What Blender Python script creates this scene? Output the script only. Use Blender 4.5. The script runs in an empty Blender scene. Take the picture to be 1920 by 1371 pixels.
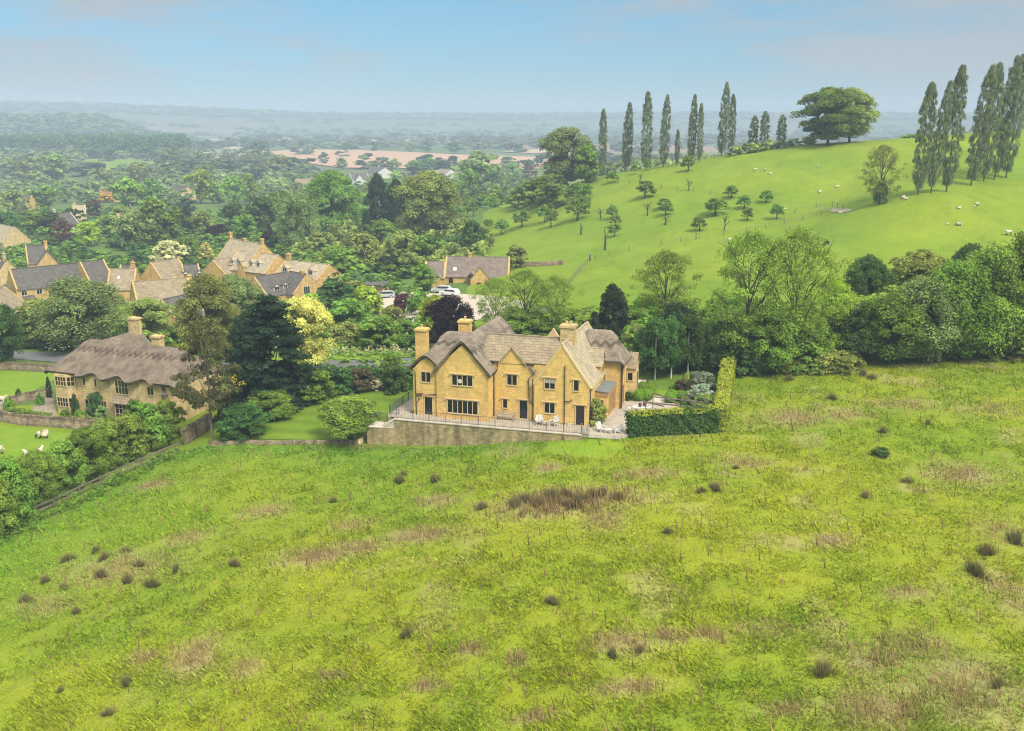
import bpy, bmesh, math, random
import numpy as np
from mathutils import Vector, Matrix
R = math.radians
scene = bpy.context.scene
col = scene.collection
random.seed(7)
RNG = np.random.default_rng(7)

# ------------------------------------------------------------------ camera
FPX = 1850.0; CAMH = 31.0; PITCH = math.atan(460 / FPX)
CP, SP = math.cos(PITCH), math.sin(PITCH)
cam_d = bpy.data.cameras.new('camera'); cam = bpy.data.objects.new('camera', cam_d); col.objects.link(cam)
cam.location = (0, 0, CAMH); cam.rotation_euler = (math.pi / 2 - PITCH, 0, 0)
cam_d.sensor_width = 36.0; cam_d.lens = 36.0 * FPX / 1920.0
cam_d.clip_start = 0.5; cam_d.clip_end = 60000
scene.camera = cam

# ------------------------------------------------------------------ sky and sun
SUN_EL, SUN_AZ = 50.0, 145.0          # azimuth measured clockwise from +Y (the way the camera looks)
world = bpy.data.worlds.new('World'); scene.world = world; world.use_nodes = True
nt = world.node_tree; nt.nodes.clear()
def N(tree, typ, **kw):
    n = tree.nodes.new(typ)
    for k, v in kw.items():
        if k.startswith('_'): n.inputs[k[1:].replace('_', ' ')].default_value = v
        else: setattr(n, k, v)
    return n
sky = N(nt, 'ShaderNodeTexSky', sky_type='NISHITA', sun_disc=False, sun_elevation=R(SUN_EL), sun_rotation=R(SUN_AZ),
        altitude=100, air_density=1.0, dust_density=0.25, ozone_density=2.2)
bg = N(nt, 'ShaderNodeBackground', _Strength=0.06)
out = N(nt, 'ShaderNodeOutputWorld')
tc = N(nt, 'ShaderNodeTexCoord')
sep = N(nt, 'ShaderNodeSeparateXYZ'); nt.links.new(tc.outputs['Generated'], sep.inputs[0])
mp = N(nt, 'ShaderNodeMapping'); mp.inputs['Scale'].default_value = (1.6, 1.6, 7.0)
nt.links.new(tc.outputs['Generated'], mp.inputs[0])
cn = N(nt, 'ShaderNodeTexNoise', _Scale=2.6, _Detail=6.0, _Roughness=0.58); nt.links.new(mp.outputs[0], cn.inputs['Vector'])
def M(tree, op, a, b=None, c=None, clamp=False):
    n = tree.nodes.new('ShaderNodeMath'); n.operation = op; n.use_clamp = clamp
    for i, v in enumerate((a, b, c)):
        if v is None: continue
        if isinstance(v, (int, float)): n.inputs[i].default_value = v
        else: tree.links.new(v, n.inputs[i])
    return n.outputs[0]
# cloud banks lie to the left and to the right, high above the horizon
ax = M(nt, 'ADD', sep.outputs['X'], 0.02)
side = M(nt, 'ABSOLUTE', ax)
lat = M(nt, 'MULTIPLY_ADD', side, 3.0, -0.72)
up = M(nt, 'MULTIPLY_ADD', sep.outputs['Z'], 4.4, -0.25)
base = M(nt, 'ADD', lat, up)
dens = M(nt, 'ADD', base, M(nt, 'MULTIPLY_ADD', cn.outputs['Fac'], 5.0, -2.42))
mask = nt.nodes.new('ShaderNodeMapRange'); mask.interpolation_type = 'SMOOTHSTEP'
mask.inputs['From Min'].default_value = -0.25; mask.inputs['From Max'].default_value = 0.95; mask.inputs['To Max'].default_value = 0.95
nt.links.new(dens, mask.inputs['Value'])
skc = N(nt, 'ShaderNodeMix', data_type='RGBA', blend_type='MULTIPLY'); skc.inputs[0].default_value = 1.0
nt.links.new(sky.outputs[0], skc.inputs[6])
hz = nt.nodes.new('ShaderNodeMapRange'); hz.inputs['From Max'].default_value = 0.13; nt.links.new(sep.outputs['Z'], hz.inputs['Value'])
tin = N(nt, 'ShaderNodeMix', data_type='RGBA'); nt.links.new(hz.outputs[0], tin.inputs[0]); tin.inputs[6].default_value = (0.29, 0.53, 0.79, 1); tin.inputs[7].default_value = (0.41, 0.72, 0.86, 1)
nt.links.new(tin.outputs[2], skc.inputs[7])
mx = N(nt, 'ShaderNodeMix', data_type='RGBA'); nt.links.new(mask.outputs[0], mx.inputs[0]); nt.links.new(skc.outputs[2], mx.inputs[6])
mx.inputs[7].default_value = (3.6, 3.85, 4.15, 1)
# bright cloud cover added overhead, out of view, as soft fill light
ov = nt.nodes.new('ShaderNodeMapRange'); ov.interpolation_type = 'SMOOTHSTEP'; ov.inputs['From Min'].default_value = 0.30; ov.inputs['From Max'].default_value = 0.75; ov.inputs['To Max'].default_value = 0.9
nt.links.new(sep.outputs['Z'], ov.inputs['Value'])
mx2 = N(nt, 'ShaderNodeMix', data_type='RGBA'); nt.links.new(ov.outputs[0], mx2.inputs[0]); nt.links.new(mx.outputs[2], mx2.inputs[6]); mx2.inputs[7].default_value = (11.0, 11.3, 11.6, 1)
nt.links.new(mx2.outputs[2], bg.inputs['Color']); nt.links.new(bg.outputs[0], out.inputs[0])

sun_d = bpy.data.lights.new('sun', 'SUN'); sun_d.energy = 2.2; sun_d.angle = R(18); sun_d.color = (1, 0.95, 0.86)
sun = bpy.data.objects.new('sun', sun_d); col.objects.link(sun)
sd = Vector((math.sin(R(SUN_AZ)) * math.cos(R(SUN_EL)), math.cos(R(SUN_AZ)) * math.cos(R(SUN_EL)), math.sin(R(SUN_EL))))
sun.rotation_euler = sd.to_track_quat('Z', 'Y').to_euler(); sun.location = (0, 0, 200)

scene.view_settings.view_transform = 'Standard'; scene.view_settings.look = 'None'
scene.view_settings.exposure = 1.08; scene.view_settings.gamma = 1; scene.view_settings.use_curve_mapping = False
scene.render.engine = 'CYCLES'
cy = scene.cycles
cy.max_bounces = 5; cy.diffuse_bounces = 3; cy.glossy_bounces = 2; cy.transmission_bounces = 3; cy.transparent_max_bounces = 4
cy.volume_bounces = 0; cy.use_denoising = True; cy.filter_width = 1.15; cy.sample_clamp_indirect = 4

# ------------------------------------------------------------------ geometry of the view (where things stand in the place)
def ray(px, py):
    dx = (px - 960) / FPX; dy = -(py - 685.5) / FPX
    return np.array([dx, CP + dy * SP, -SP + dy * CP])
def atz(px, py, z):
    r = ray(px, py); return np.array([0, 0, CAMH]) + r * ((z - CAMH) / r[2])

def vnoise(x, y, seed=0):
    """value noise on numpy arrays, 0..1"""
    x = np.asarray(x, float); y = np.asarray(y, float)
    xi = np.floor(x).astype(np.int64); yi = np.floor(y).astype(np.int64)
    fx = x - xi; fy = y - yi; fx = fx * fx * (3 - 2 * fx); fy = fy * fy * (3 - 2 * fy)
    def h(a, b):
        n = (a * 374761393 + b * 668265263 + seed * 974634777) & 0x7fffffff
        n = ((n ^ (n >> 13)) * 1274126177) & 0x7fffffff
        return ((n ^ (n >> 16)) & 0xffff) / 65535.0
    return (h(xi, yi) * (1 - fx) + h(xi + 1, yi) * fx) * (1 - fy) + (h(xi, yi + 1) * (1 - fx) + h(xi + 1, yi + 1) * fx) * fy
def fbm(x, y, seed=0, oct=4):
    s = 0; a = 0.5; t = 0
    for o in range(oct):
        s = s + a * vnoise(np.asarray(x) * 2 ** o + 17.3 * o, np.asarray(y) * 2 ** o - 9.1 * o, seed + o); t += a; a *= 0.5
    return s / t

CTRL = [(0,1371,-5.5),(480,1371,-3.5),(960,1371,-1.5),(1440,1371,-.5),(1920,1371,0),
 (0,1000,-6.5),(150,930,-6.3),(345,833,-5.6),(385,838,-3.9),(500,838,-3.45),(692,835,-3.1),(854,832,-2.55),(1020,817,-.8),
 (1090,816,-.3),(1160,820,-.3),(1355,812,-.3),(1380,770,0),(1375,700,.6),(1900,668,1.5),(1600,690,1.2),(1650,850,.2),(1900,850,.5),
 (400,950,-4.5),(700,950,-3),(1000,950,-1.5),(1300,950,-.5),(1600,1050,-.3),(700,1150,-2.5),(300,1150,-4.5),
 (400,825,-3.2),(640,825,-2.8),(690,800,-2.6),(620,735,-2.3),(745,735,-2.1),(545,790,-2.9),
 (110,780,-6),(240,800,-6),(330,800,-5.8),(0,790,-6.6),(0,720,-6.8),(80,710,-6.8),(0,880,-6.8),(100,850,-6.6),(60,672,-7.5),
 (740,692,-3),(1215,712,.8),(1335,705,.8),(1320,645,1.0),
 (100,600,-10.5),(330,600,-9.5),(0,480,-12),(200,520,-12),(450,560,-9.5),(560,560,-9),(640,560,-8.5),(740,585,-7),(720,560,-7),
 (880,545,-6),(960,520,-4),(1000,495,-2.5),(600,470,-10),(800,460,-8),(200,430,-14),(400,400,-15),(100,380,-16),(600,400,-12),
 (1110,490,-.5),(1105,560,.5),(1200,580,1.2),(1300,600,1.2),(1500,600,1.8),(1700,560,3),(1900,560,4),
 (940,440,-4),(900,400,-5),(1083,412,2.6),(1150,440,1.5),(1340,400,7.6),(1310,430,4.8),(1500,405,8),(1220,365,9.8),
 (1130,327,12.6),(1210,318,14),(1290,303,17.5),(1350,293,19.5),(1460,283,21.6),(1500,272,23.3),(1575,268,23.7),(1700,258,25.5),(1920,243,28),
 (1722,365,14.6),(1765,360,15.2),(1880,335,16.6),(1650,375,12.6),(1798,424,9),(1890,440,7.6),(1550,460,5),(1620,560,2.8),(1920,380,12.5)]
WCTRL = [(50,430,0),(100,430,4),(150,430,9),(200,450,14),(30,600,-14),(200,650,-10),(350,600,5),(-100,650,-17),(0,700,-17),
 (-300,500,-17),(-200,700,-18),(230,400,25),(330,420,27),(-60,20,-4),(60,20,0),(0,-20,-1),(-200,150,-9),(-250,300,-14),(200,150,4),(260,250,14)]
_P = [tuple(atz(a, b, c)) for a, b, c in CTRL] + WCTRL
_P = np.array(_P, float)
_S = 100.0; _C = 0.12
def _phi(d2): return np.sqrt(d2 / _S ** 2 + _C ** 2)
_n = len(_P)
_A = np.zeros((_n + 3, _n + 3))
_d2 = ((_P[:, None, :2] - _P[None, :, :2]) ** 2).sum(-1)
_A[:_n, :_n] = _phi(_d2) - np.eye(_n) * 0.012
_A[:_n, _n] = 1; _A[:_n, _n + 1:] = _P[:, :2] / _S; _A[_n, :_n] = 1; _A[_n + 1:, :_n] = _P[:, :2].T / _S
_W = np.linalg.solve(_A, np.concatenate([_P[:, 2], [0, 0, 0]]))
def sstep(a, b, x):
    t = np.clip((np.asarray(x, float) - a) / (b - a), 0, 1); return t * t * (3 - 2 * t)
# frame of the main house: u along its front to the right, v to its back
HA = R(16.5); HU = np.array([math.cos(HA), -math.sin(HA)]); HV = np.array([math.sin(HA), math.cos(HA)])
HO = np.array([7.464, 98.474])
def zf(x, y):
    x = np.atleast_1d(np.asarray(x, float)); y = np.atleast_1d(np.asarray(y, float))
    z = np.empty(x.shape)
    for i in range(0, x.size, 20000):
        xs = x.ravel()[i:i + 20000]; ys = y.ravel()[i:i + 20000]
        d2 = (xs[:, None] - _P[None, :, 0]) ** 2 + (ys[:, None] - _P[None, :, 1]) ** 2
        z.ravel()[i:i + 20000] = _phi(d2) @ _W[:_n] + _W[_n] + _W[_n + 1] * xs / _S + _W[_n + 2] * ys / _S
    # the far plain and its hills
    d = np.hypot(x, y); az = x / np.maximum(y, 1)
    plain = -20 + 3 * np.sin(x / 900 + 1) * np.sin(y / 1100)
    t = sstep(520, 900, d); z = np.clip(z, -22, 34) * (1 - t) + plain * t
    z = z + 48 * sstep(2100, 2700, d) * (1 - sstep(2900, 3600, d)) * sstep(-0.33, -0.42, az) * (0.8 + 0.4 * fbm(x / 500, y / 900, 5))
    z = z + sstep(3300, 4600, d) * (74 + 34 * sstep(-0.1, -0.5, az) + 18 * (fbm(x / 900, y / 2000, 3) - .5))
    z = z + 58 * sstep(820, 1250, d) * (1 - sstep(1500, 2200, d)) * sstep(0.40, 0.53, az)
    # small relief in the rough field
    near = (1 - sstep(140, 240, d))
    z = z + near * 0.30 * (fbm(x / 7, y / 7, 11, 3) - 0.5)
    # platform under the terrace and the garden of the main house
    u = (x - HO[0]) * HU[0] + (y - HO[1]) * HU[1]; v = (x - HO[0]) * HV[0] + (y - HO[1]) * HV[1]
    inside = (u > -19.5) & (u < 14.0) & (v > -2.55) & (v < 20)
    gard = (u > 2.5) & (v > 14)
    z = np.where(inside & ~gard, np.minimum(z, -0.12), z)
    z = np.where(inside & (u < 4.2) & (v < 14), -0.35, z)
    leftband = (u > -25) & (u <= -19.5) & (v > -8) & (v < 14)
    z = np.where(leftband, np.minimum(z, -1.9), z)
    return z
def zg(x, y): return float(zf(np.array([x]), np.array([y]))[0])
def hit(px, py, dmax=1e9):
    """the point of the ground seen at a pixel of the photograph"""
    r = ray(px, py); t = np.concatenate([np.linspace(35, 900, 260), np.geomspace(905, 5900, 160)])
    for _ in range(2):
        P = np.array([0, 0, CAMH])[None] + r[None] * t[:, None]
        b = P[:, 2] < zf(P[:, 0], P[:, 1])
        i = int(np.argmax(b)) if b.any() else len(t) - 1
        t = np.linspace(t[max(i - 1, 0)], t[i], 24)
    return P[i]
def hitnear(px, py, dmax):
    for k in range(30):
        P = hit(px, py + k * .7)
        if P[1] < dmax: return P
    return P
def wuv(u, v, z=0.0): q = HO + u * HU + v * HV; return (q[0], q[1], z)

# ------------------------------------------------------------------ object helpers
def tag(o, label=None, cat=None, group=None, kind=None):
    if label: o['label'] = label
    if cat: o['category'] = cat
    if group: o['group'] = group
    if kind: o['kind'] = kind
    return o
def empty(name, loc, rz=0.0, label=None, cat=None, group=None, kind=None):
    o = bpy.data.objects.new(name, None); o.location = loc; o.rotation_euler = (0, 0, rz); o.empty_display_size = .5
    col.objects.link(o); return tag(o, label, cat, group, kind)
def link(name, me, mat=None, parent=None, loc=None, rz=None):
    if mat is not None and not me.materials: me.materials.append(mat)
    o = bpy.data.objects.new(name, me); col.objects.link(o)
    if parent is not None: o.parent = parent
    if loc is not None: o.location = loc
    if rz is not None: o.rotation_euler = (0, 0, rz)
    return o
def npmesh(name, V, F, tint=None, colr=None, smooth=False):
    """fast mesh from numpy arrays; F is (n,3) or (n,4)"""
    V = np.ascontiguousarray(V, dtype=np.float32); F = np.ascontiguousarray(F, dtype=np.int32)
    me = bpy.data.meshes.new(name); k = F.shape[1]
    me.vertices.add(len(V)); me.vertices.foreach_set('co', V.ravel())
    me.loops.add(F.size); me.loops.foreach_set('vertex_index', F.ravel())
    me.polygons.add(len(F)); me.polygons.foreach_set('loop_start', np.arange(0, F.size, k, dtype=np.int32))
    if smooth: me.polygons.foreach_set('use_smooth', np.ones(len(F), dtype=bool))
    if tint is not None:
        a = me.attributes.new('tint', 'FLOAT', 'POINT'); a.data.foreach_set('value', np.ascontiguousarray(tint, dtype=np.float32))
    if colr is not None:
        a = me.attributes.new('colr', 'FLOAT_COLOR', 'POINT')
        c = np.ones((len(V), 4), dtype=np.float32); c[:, :3] = colr; a.data.foreach_set('color', c.ravel())
    me.update(calc_edges=True); me.validate(); return me
class MB:
    def __init__(s): s.v = []; s.f = []
    def add(s, vs, fs):
        b = len(s.v); s.v += [tuple(p) for p in vs]; s.f += [tuple(b + i for i in f) for f in fs]; return s
    def box(s, x0, x1, y0, y1, z0, z1):
        return s.add([(x0,y0,z0),(x1,y0,z0),(x1,y1,z0),(x0,y1,z0),(x0,y0,z1),(x1,y0,z1),(x1,y1,z1),(x0,y1,z1)],
                     [(0,3,2,1),(4,5,6,7),(0,1,5,4),(1,2,6,5),(2,3,7,6),(3,0,4,7)])
    def prism(s, poly, a, b, axis='y'):
        """polygon of (p,z) extruded along y (p=x) or along x (p=y); axis z: polygon of (x,y)"""
        n = len(poly)
        m = {'y': lambda p, t: (p[0], t, p[1]), 'x': lambda p, t: (t, p[0], p[1]), 'z': lambda p, t: (p[0], p[1], t)}[axis]
        vs = [m(p, a) for p in poly] + [m(p, b) for p in poly]
        fs = [tuple(range(n)), tuple(range(2 * n - 1, n - 1, -1))] + [(i, i + n, (i + 1) % n + n, (i + 1) % n) for i in range(n)]
        return s.add(vs, fs)
    def tube(s, p, q, r0, r1=None, n=6):
        r1 = r0 if r1 is None else r1; p = Vector(p); q = Vector(q); d = (q - p)
        if d.length < 1e-6: return s
        z = d.normalized(); x = z.orthogonal().normalized(); y = z.cross(x); vs = []
        for c, r in ((p, r0), (q, r1)):
            for i in range(n): a = 2 * math.pi * i / n; vs.append(tuple(c + (x * math.cos(a) + y * math.sin(a)) * r))
        return s.add(vs, [tuple(range(n - 1, -1, -1)), tuple(range(n, 2 * n))] + [(i, (i + 1) % n, (i + 1) % n + n, i + n) for i in range(n)])
    def bar(s, p, q, w, h=None):
        """rectangular bar from p to q"""
        h = w if h is None else h; p = Vector(p); q = Vector(q); z = (q - p).normalized()
        x = z.cross(Vector((0, 0, 1))); x = Vector((1, 0, 0)) if x.length < 1e-3 else x.normalized(); y = z.cross(x); vs = []
        for c in (p, q):
            for a, b in ((-1,-1),(1,-1),(1,1),(-1,1)): vs.append(tuple(c + x * a * w / 2 + y * b * h / 2))
        return s.add(vs, [(3,2,1,0),(4,5,6,7),(0,1,5,4),(1,2,6,5),(2,3,7,6),(3,0,4,7)])
    def slab(s, pts, t):
        """a flat polygon (3-D points) given thickness t downwards along its normal"""
        P = [Vector(p) for p in pts]; nrm = (P[1] - P[0]).cross(P[2] - P[0]).normalized()
        if nrm.z < 0: nrm = -nrm
        n = len(P); vs = [tuple(p) for p in P] + [tuple(p - nrm * t) for p in P]
        return s.add(vs, [tuple(range(n)), tuple(range(2 * n - 1, n - 1, -1))] + [(i, i + n, (i + 1) % n + n, (i + 1) % n) for i in range(n)])
    def sphere(s, c, rx, ry, rz, nu=10, nv=6):
        vs = []; fs = []
        for j in range(nv + 1):
            t = math.pi * j / nv
            for i in range(nu):
                a = 2 * math.pi * i / nu; vs.append((c[0] + rx * math.sin(t) * math.cos(a), c[1] + ry * math.sin(t) * math.sin(a), c[2] + rz * math.cos(t)))
        for j in range(nv):
            for i in range(nu): fs.append((j * nu + i, (j + 1) * nu + i, (j + 1) * nu + (i + 1) % nu, j * nu + (i + 1) % nu))
        return s.add(vs, fs)
    def build(s, name, mat, parent=None, loc=None, rz=None, smooth=False):
        me = bpy.data.meshes.new(name); me.from_pydata(s.v, [], s.f)
        bm = bmesh.new(); bm.from_mesh(me); bmesh.ops.recalc_face_normals(bm, faces=bm.faces); bm.to_mesh(me); bm.free()
        if smooth: me.polygons.foreach_set('use_smooth', [True] * len(me.polygons))
        me.update(); return link(name, me, mat, parent, loc, rz)

# ------------------------------------------------------------------ materials
def newmat(name):
    m = bpy.data.materials.new(name); m.use_nodes = True; t = m.node_tree; t.nodes.clear()
    o = t.nodes.new('ShaderNodeOutputMaterial'); return m, t, o
def ramp(t, fac, stops):
    r = t.nodes.new('ShaderNodeValToRGB'); e = r.color_ramp.elements
    while len(e) < len(stops): e.new(0.5)
    for i, (p, c) in enumerate(stops): e[i].position = p; e[i].color = (*c, 1)
    t.links.new(fac, r.inputs[0]); return r.outputs[0]
def mixc(t, f, a, b, bt='MIX'):
    n = t.nodes.new('ShaderNodeMix'); n.data_type = 'RGBA'; n.blend_type = bt
    for i, v in ((0, f), (6, a), (7, b)):
        if isinstance(v, (int, float)): n.inputs[i].default_value = v
        elif isinstance(v, tuple): n.inputs[i].default_value = (*v[:3], 1)
        else: t.links.new(v, n.inputs[i])
    return n.outputs[2]
def noise(t, scale, detail=3, rough=.55, vec=None, out='Fac'):
    n = t.nodes.new('ShaderNodeTexNoise'); n.inputs['Scale'].default_value = scale; n.inputs['Detail'].default_value = detail; n.inputs['Roughness'].default_value = rough
    if vec is None: vec = coords(t)
    t.links.new(vec, n.inputs['Vector']); return n.outputs[out]
def coords(t, scale=None, kind='Object'):
    c = t.nodes.new('ShaderNodeTexCoord').outputs[kind]
    if scale:
        m = t.nodes.new('ShaderNodeMapping'); m.inputs['Scale'].default_value = scale; t.links.new(c, m.inputs[0]); return m.outputs[0]
    return c
def bump(t, h, strength=.5, dist=.1):
    b = t.nodes.new('ShaderNodeBump'); b.inputs['Strength'].default_value = strength; b.inputs['Distance'].default_value = dist
    t.links.new(h, b.inputs['Height']); return b.outputs[0]
def pbsdf(t, o, color, rough=.9, normal=None, spec=.2, metal=0):
    p = t.nodes.new('ShaderNodeBsdfPrincipled'); p.inputs['Roughness'].default_value = rough; p.inputs['Specular IOR Level'].default_value = spec; p.inputs['Metallic'].default_value = metal
    if isinstance(color, tuple): p.inputs['Base Color'].default_value = (*color[:3], 1)
    else: t.links.new(color, p.inputs['Base Color'])
    if normal is not None: t.links.new(normal, p.inputs['Normal'])
    t.links.new(p.outputs[0], o.inputs[0]); return p
def plain_mat(name, c, rough=.7, spec=.3, var=.12, scale=3.0, metal=0):
    m, t, o = newmat(name)
    n = noise(t, scale, 4)
    cc = ramp(t, n, [(.3, tuple(x * (1 - var) for x in c)), (.7, tuple(min(1, x * (1 + var)) for x in c))])
    pbsdf(t, o, cc, rough, None, spec, metal); return m
def stone_mat(name, c1, c2, mortar, bw=.55, bh=.22, stain=.3, bumps=.6):
    """coursed stone: courses by height, joints along either horizontal axis"""
    m, t, o = newmat(name)
    c = coords(t); s = t.nodes.new('ShaderNodeSeparateXYZ'); t.links.new(c, s.inputs[0])
    k = t.nodes.new('ShaderNodeCombineXYZ'); t.links.new(M(t, 'ADD', s.outputs[0], s.outputs[1]), k.inputs[0]); t.links.new(s.outputs[2], k.inputs[1])
    b = t.nodes.new('ShaderNodeTexBrick'); t.links.new(k.outputs[0], b.inputs['Vector'])
    b.inputs['Color1'].default_value = (*c1, 1); b.inputs['Color2'].default_value = (*c2, 1); b.inputs['Mortar'].default_value = (*mortar, 1)
    b.inputs['Scale'].default_value = 1; b.inputs['Brick Width'].default_value = bw; b.inputs['Row Height'].default_value = bh
    b.inputs['Mortar Size'].default_value = .013; b.inputs['Mortar Smooth'].default_value = .4; b.inputs['Bias'].default_value = 0
    n1 = noise(t, 1.3, 5, .6); n2 = noise(t, 9, 3)
    st = coords(t, (1.1, 1.1, .16)); n3 = noise(t, 1.0, 4, .6, st)
    cc = mixc(t, 1.0, b.outputs['Color'], ramp(t, n1, [(.3, (1 - stain,) * 3), (.62, (1.12, 1.08, 1.0))]), 'MULTIPLY')
    cc = mixc(t, 1.0, cc, ramp(t, n2, [(.3, (.84, .84, .86)), (.7, (1.14, 1.13, 1.1))]), 'MULTIPLY')
    cc = mixc(t, 1.0, cc, ramp(t, n3, [(.32, (1 - stain * 1.1, 1 - stain * 1.05, 1 - stain * .9)), (.5, (1, 1, 1))]), 'MULTIPLY')
    h = M(t, 'ADD', M(t, 'MULTIPLY', b.outputs['Fac'], -.6), n2)
    pbsdf(t, o, cc, .92, bump(t, h, bumps, .04)); return m
def slate_mat(name, c1, c2, rows=.32, lichen=(.5, .48, .36)):
    m, t, o = newmat(name)
    c = coords(t); s = t.nodes.new('ShaderNodeSeparateXYZ'); t.links.new(c, s.inputs[0])
    k = t.nodes.new('ShaderNodeCombineXYZ'); t.links.new(M(t, 'ADD', s.outputs[0], M(t, 'MULTIPLY', s.outputs[1], .93)), k.inputs[0]); t.links.new(s.outputs[2], k.inputs[1])
    b = t.nodes.new('ShaderNodeTexBrick'); t.links.new(k.outputs[0], b.inputs['Vector'])
    b.inputs['Color1'].default_value = (*c1, 1); b.inputs['Color2'].default_value = (*c2, 1); b.inputs['Mortar'].default_value = tuple(x * .45 for x in c1) + (1,)
    b.inputs['Scale'].default_value = 1; b.inputs['Brick Width'].default_value = .34; b.inputs['Row Height'].default_value = rows * .72
    b.inputs['Mortar Size'].default_value = .016; b.inputs['Mortar Smooth'].default_value = .5
    n1 = noise(t, .9, 5, .6); n2 = noise(t, 14, 3, .7)
    cc = mixc(t, 1.0, b.outputs['Color'], ramp(t, n1, [(.3, (.78, .78, .8)), (.68, (1.2, 1.18, 1.12))]), 'MULTIPLY')
    cc = mixc(t, ramp(t, n2, [(.6, (0, 0, 0)), (.72, (.6, .6, .6))]), cc, lichen)
    saw = M(t, 'FRACT', M(t, 'DIVIDE', s.outputs[2], rows * .72))
    h = M(t, 'ADD', M(t, 'MULTIPLY', saw, -1.0), M(t, 'MULTIPLY', n2, .6))
    pbsdf(t, o, cc, .93, bump(t, h, .8, .05)); return m
def thatch_mat(name, c1, c2, moss):
    m, t, o = newmat(name)
    v = coords(t, (7, 7, 1.1)); n1 = noise(t, 1.0, 5, .75, v); n2 = noise(t, .7, 5, .65); n3 = noise(t, 2.6, 4, .65)
    cc = ramp(t, n1, [(.28, c1), (.72, c2)])
    cc = mixc(t, 1.0, cc, ramp(t, n2, [(.32, (.62, .6, .58)), (.64, (1.3, 1.27, 1.2))]), 'MULTIPLY')
    cc = mixc(t, ramp(t, n3, [(.52, (0, 0, 0)), (.7, (.55, .55, .55))]), cc, moss)
    at_ = t.nodes.new('ShaderNodeAttribute'); at_.attribute_name = 'tint'; cc = mixc(t, 1.0, cc, at_.outputs['Color'], 'MULTIPLY')   # painted shadow line along the ridge band edge, plus the darker rods
    pbsdf(t, o, cc, .97, bump(t, M(t, 'ADD', n1, M(t, 'MULTIPLY', n3, .5)), 1.0, .07), .1); return m
def leaf_mat(name, c, trans=.35, hue=.018, var=.42):
    """foliage: colour varies from clump to clump (attribute tint) and from plant to plant"""
    m, t, o = newmat(name)
    a = t.nodes.new('ShaderNodeAttribute'); a.attribute_name = 'tint'
    oi = t.nodes.new('ShaderNodeObjectInfo')
    hs = t.nodes.new('ShaderNodeHueSaturation'); hs.inputs['Color'].default_value = (*c, 1)
    t.links.new(M(t, 'MULTIPLY_ADD', oi.outputs['Random'], hue * 2, .5 - hue), hs.inputs['Hue'])
    t.links.new(M(t, 'MULTIPLY', a.outputs['Fac'], M(t, 'MULTIPLY_ADD', oi.outputs['Random'], var, 1 - var / 2)), hs.inputs['Value'])
    hs.inputs['Saturation'].default_value = 1
    d = t.nodes.new('ShaderNodeBsdfDiffuse'); tr = t.nodes.new('ShaderNodeBsdfTranslucent'); mx = t.nodes.new('ShaderNodeMixShader')
    mx.inputs[0].default_value = trans
    t.links.new(hs.outputs[0], d.inputs[0]); t.links.new(mixc(t, 1.0, hs.outputs[0], (1.1, 1.05, .6), 'MULTIPLY'), tr.inputs[0])
    t.links.new(d.outputs[0], mx.inputs[1]); t.links.new(tr.outputs[0], mx.inputs[2]); t.links.new(mx.outputs[0], o.inputs[0]); return m
def colr_mat(name, scale1=.7, scale2=5, bmp=.6, bdist=.15, lo=.72, hi=1.3, trans=0.0):
    """ground cover: the plants' own colour from place to place (attribute colr) with fine variation"""
    m, t, o = newmat(name)
    a = t.nodes.new('ShaderNodeAttribute'); a.attribute_name = 'colr'
    n1 = noise(t, scale1, 4, .6); n2 = noise(t, scale2, 4, .7)
    cc = mixc(t, 1.0, a.outputs['Color'], ramp(t, n1, [(.3, (lo + .1, lo + .12, lo + .1)), (.7, (hi - .1, hi - .12, hi - .1))]), 'MULTIPLY')
    cc = mixc(t, 1.0, cc, ramp(t, n2, [(.28, (lo, lo, lo)), (.72, (hi, hi, hi))]), 'MULTIPLY')
    pbsdf(t, o, cc, .95, bump(t, M(t, 'ADD', n2, n1), bmp, bdist), .08); return m

MT = {}
MT['stone'] = stone_mat('golden_stone', (.76, .53, .18), (.64, .43, .14), (.72, .53, .24), .55, .17, .15, .5)
MT['stone2'] = stone_mat('pale_stone', (.74, .57, .29), (.60, .45, .22), (.62, .49, .29), .4, .17, .26, .8)
MT['stone3'] = stone_mat('village_stone', (.66, .46, .18), (.53, .36, .135), (.6, .43, .2), .6, .2, .2, .3)
MT['drywall'] = stone_mat('dry_stone', (.42, .35, .23), (.27, .21, .13), (.16, .13, .08), .35, .13, .55, 1.0)
MT['retain'] = stone_mat('terrace_wall_stone', (.58, .48, .27), (.42, .33, .17), (.3, .24, .14), .38, .13, .42, 1.0)
MT['dress'] = plain_mat('dressed_stone', (.62, .47, .25), .85, .2)
MT['slate'] = slate_mat('stone_slates', (.36, .29, .185), (.27, .215, .135))
MT['slate_lt'] = slate_mat('pale_stone_slates', (.47, .395, .265), (.37, .31, .2))
MT['slate_br'] = slate_mat('brown_slates', (.25, .20, .16), (.18, .145, .12), .32, (.4, .36, .3))
MT['slate_dk'] = slate_mat('dark_slates', (.155, .14, .125), (.11, .10, .09), .32, (.3, .29, .25))
MT['thatch'] = thatch_mat('weathered_thatch', (.14, .115, .09), (.36, .30, .24), (.17, .18, .12))
MT['thatch2'] = thatch_mat('brown_thatch', (.11, .085, .065), (.29, .235, .18), (.16, .15, .1))
MT['paving'] = stone_mat('pale_paving', (.62, .56, .48), (.52, .47, .40), (.42, .37, .3), .9, .6, .15, .15)
MT['glass'] = plain_mat('window_glass', (.012, .014, .016), .12, .5)
MT['lead'] = plain_mat('lead_sheet', (.19, .2, .2), .55, .4)
MT['iron'] = plain_mat('dark_iron', (.035, .03, .028), .6, .4)
MT['rail'] = plain_mat('grey_iron_railing', (.10, .105, .10), .6, .4)
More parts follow.
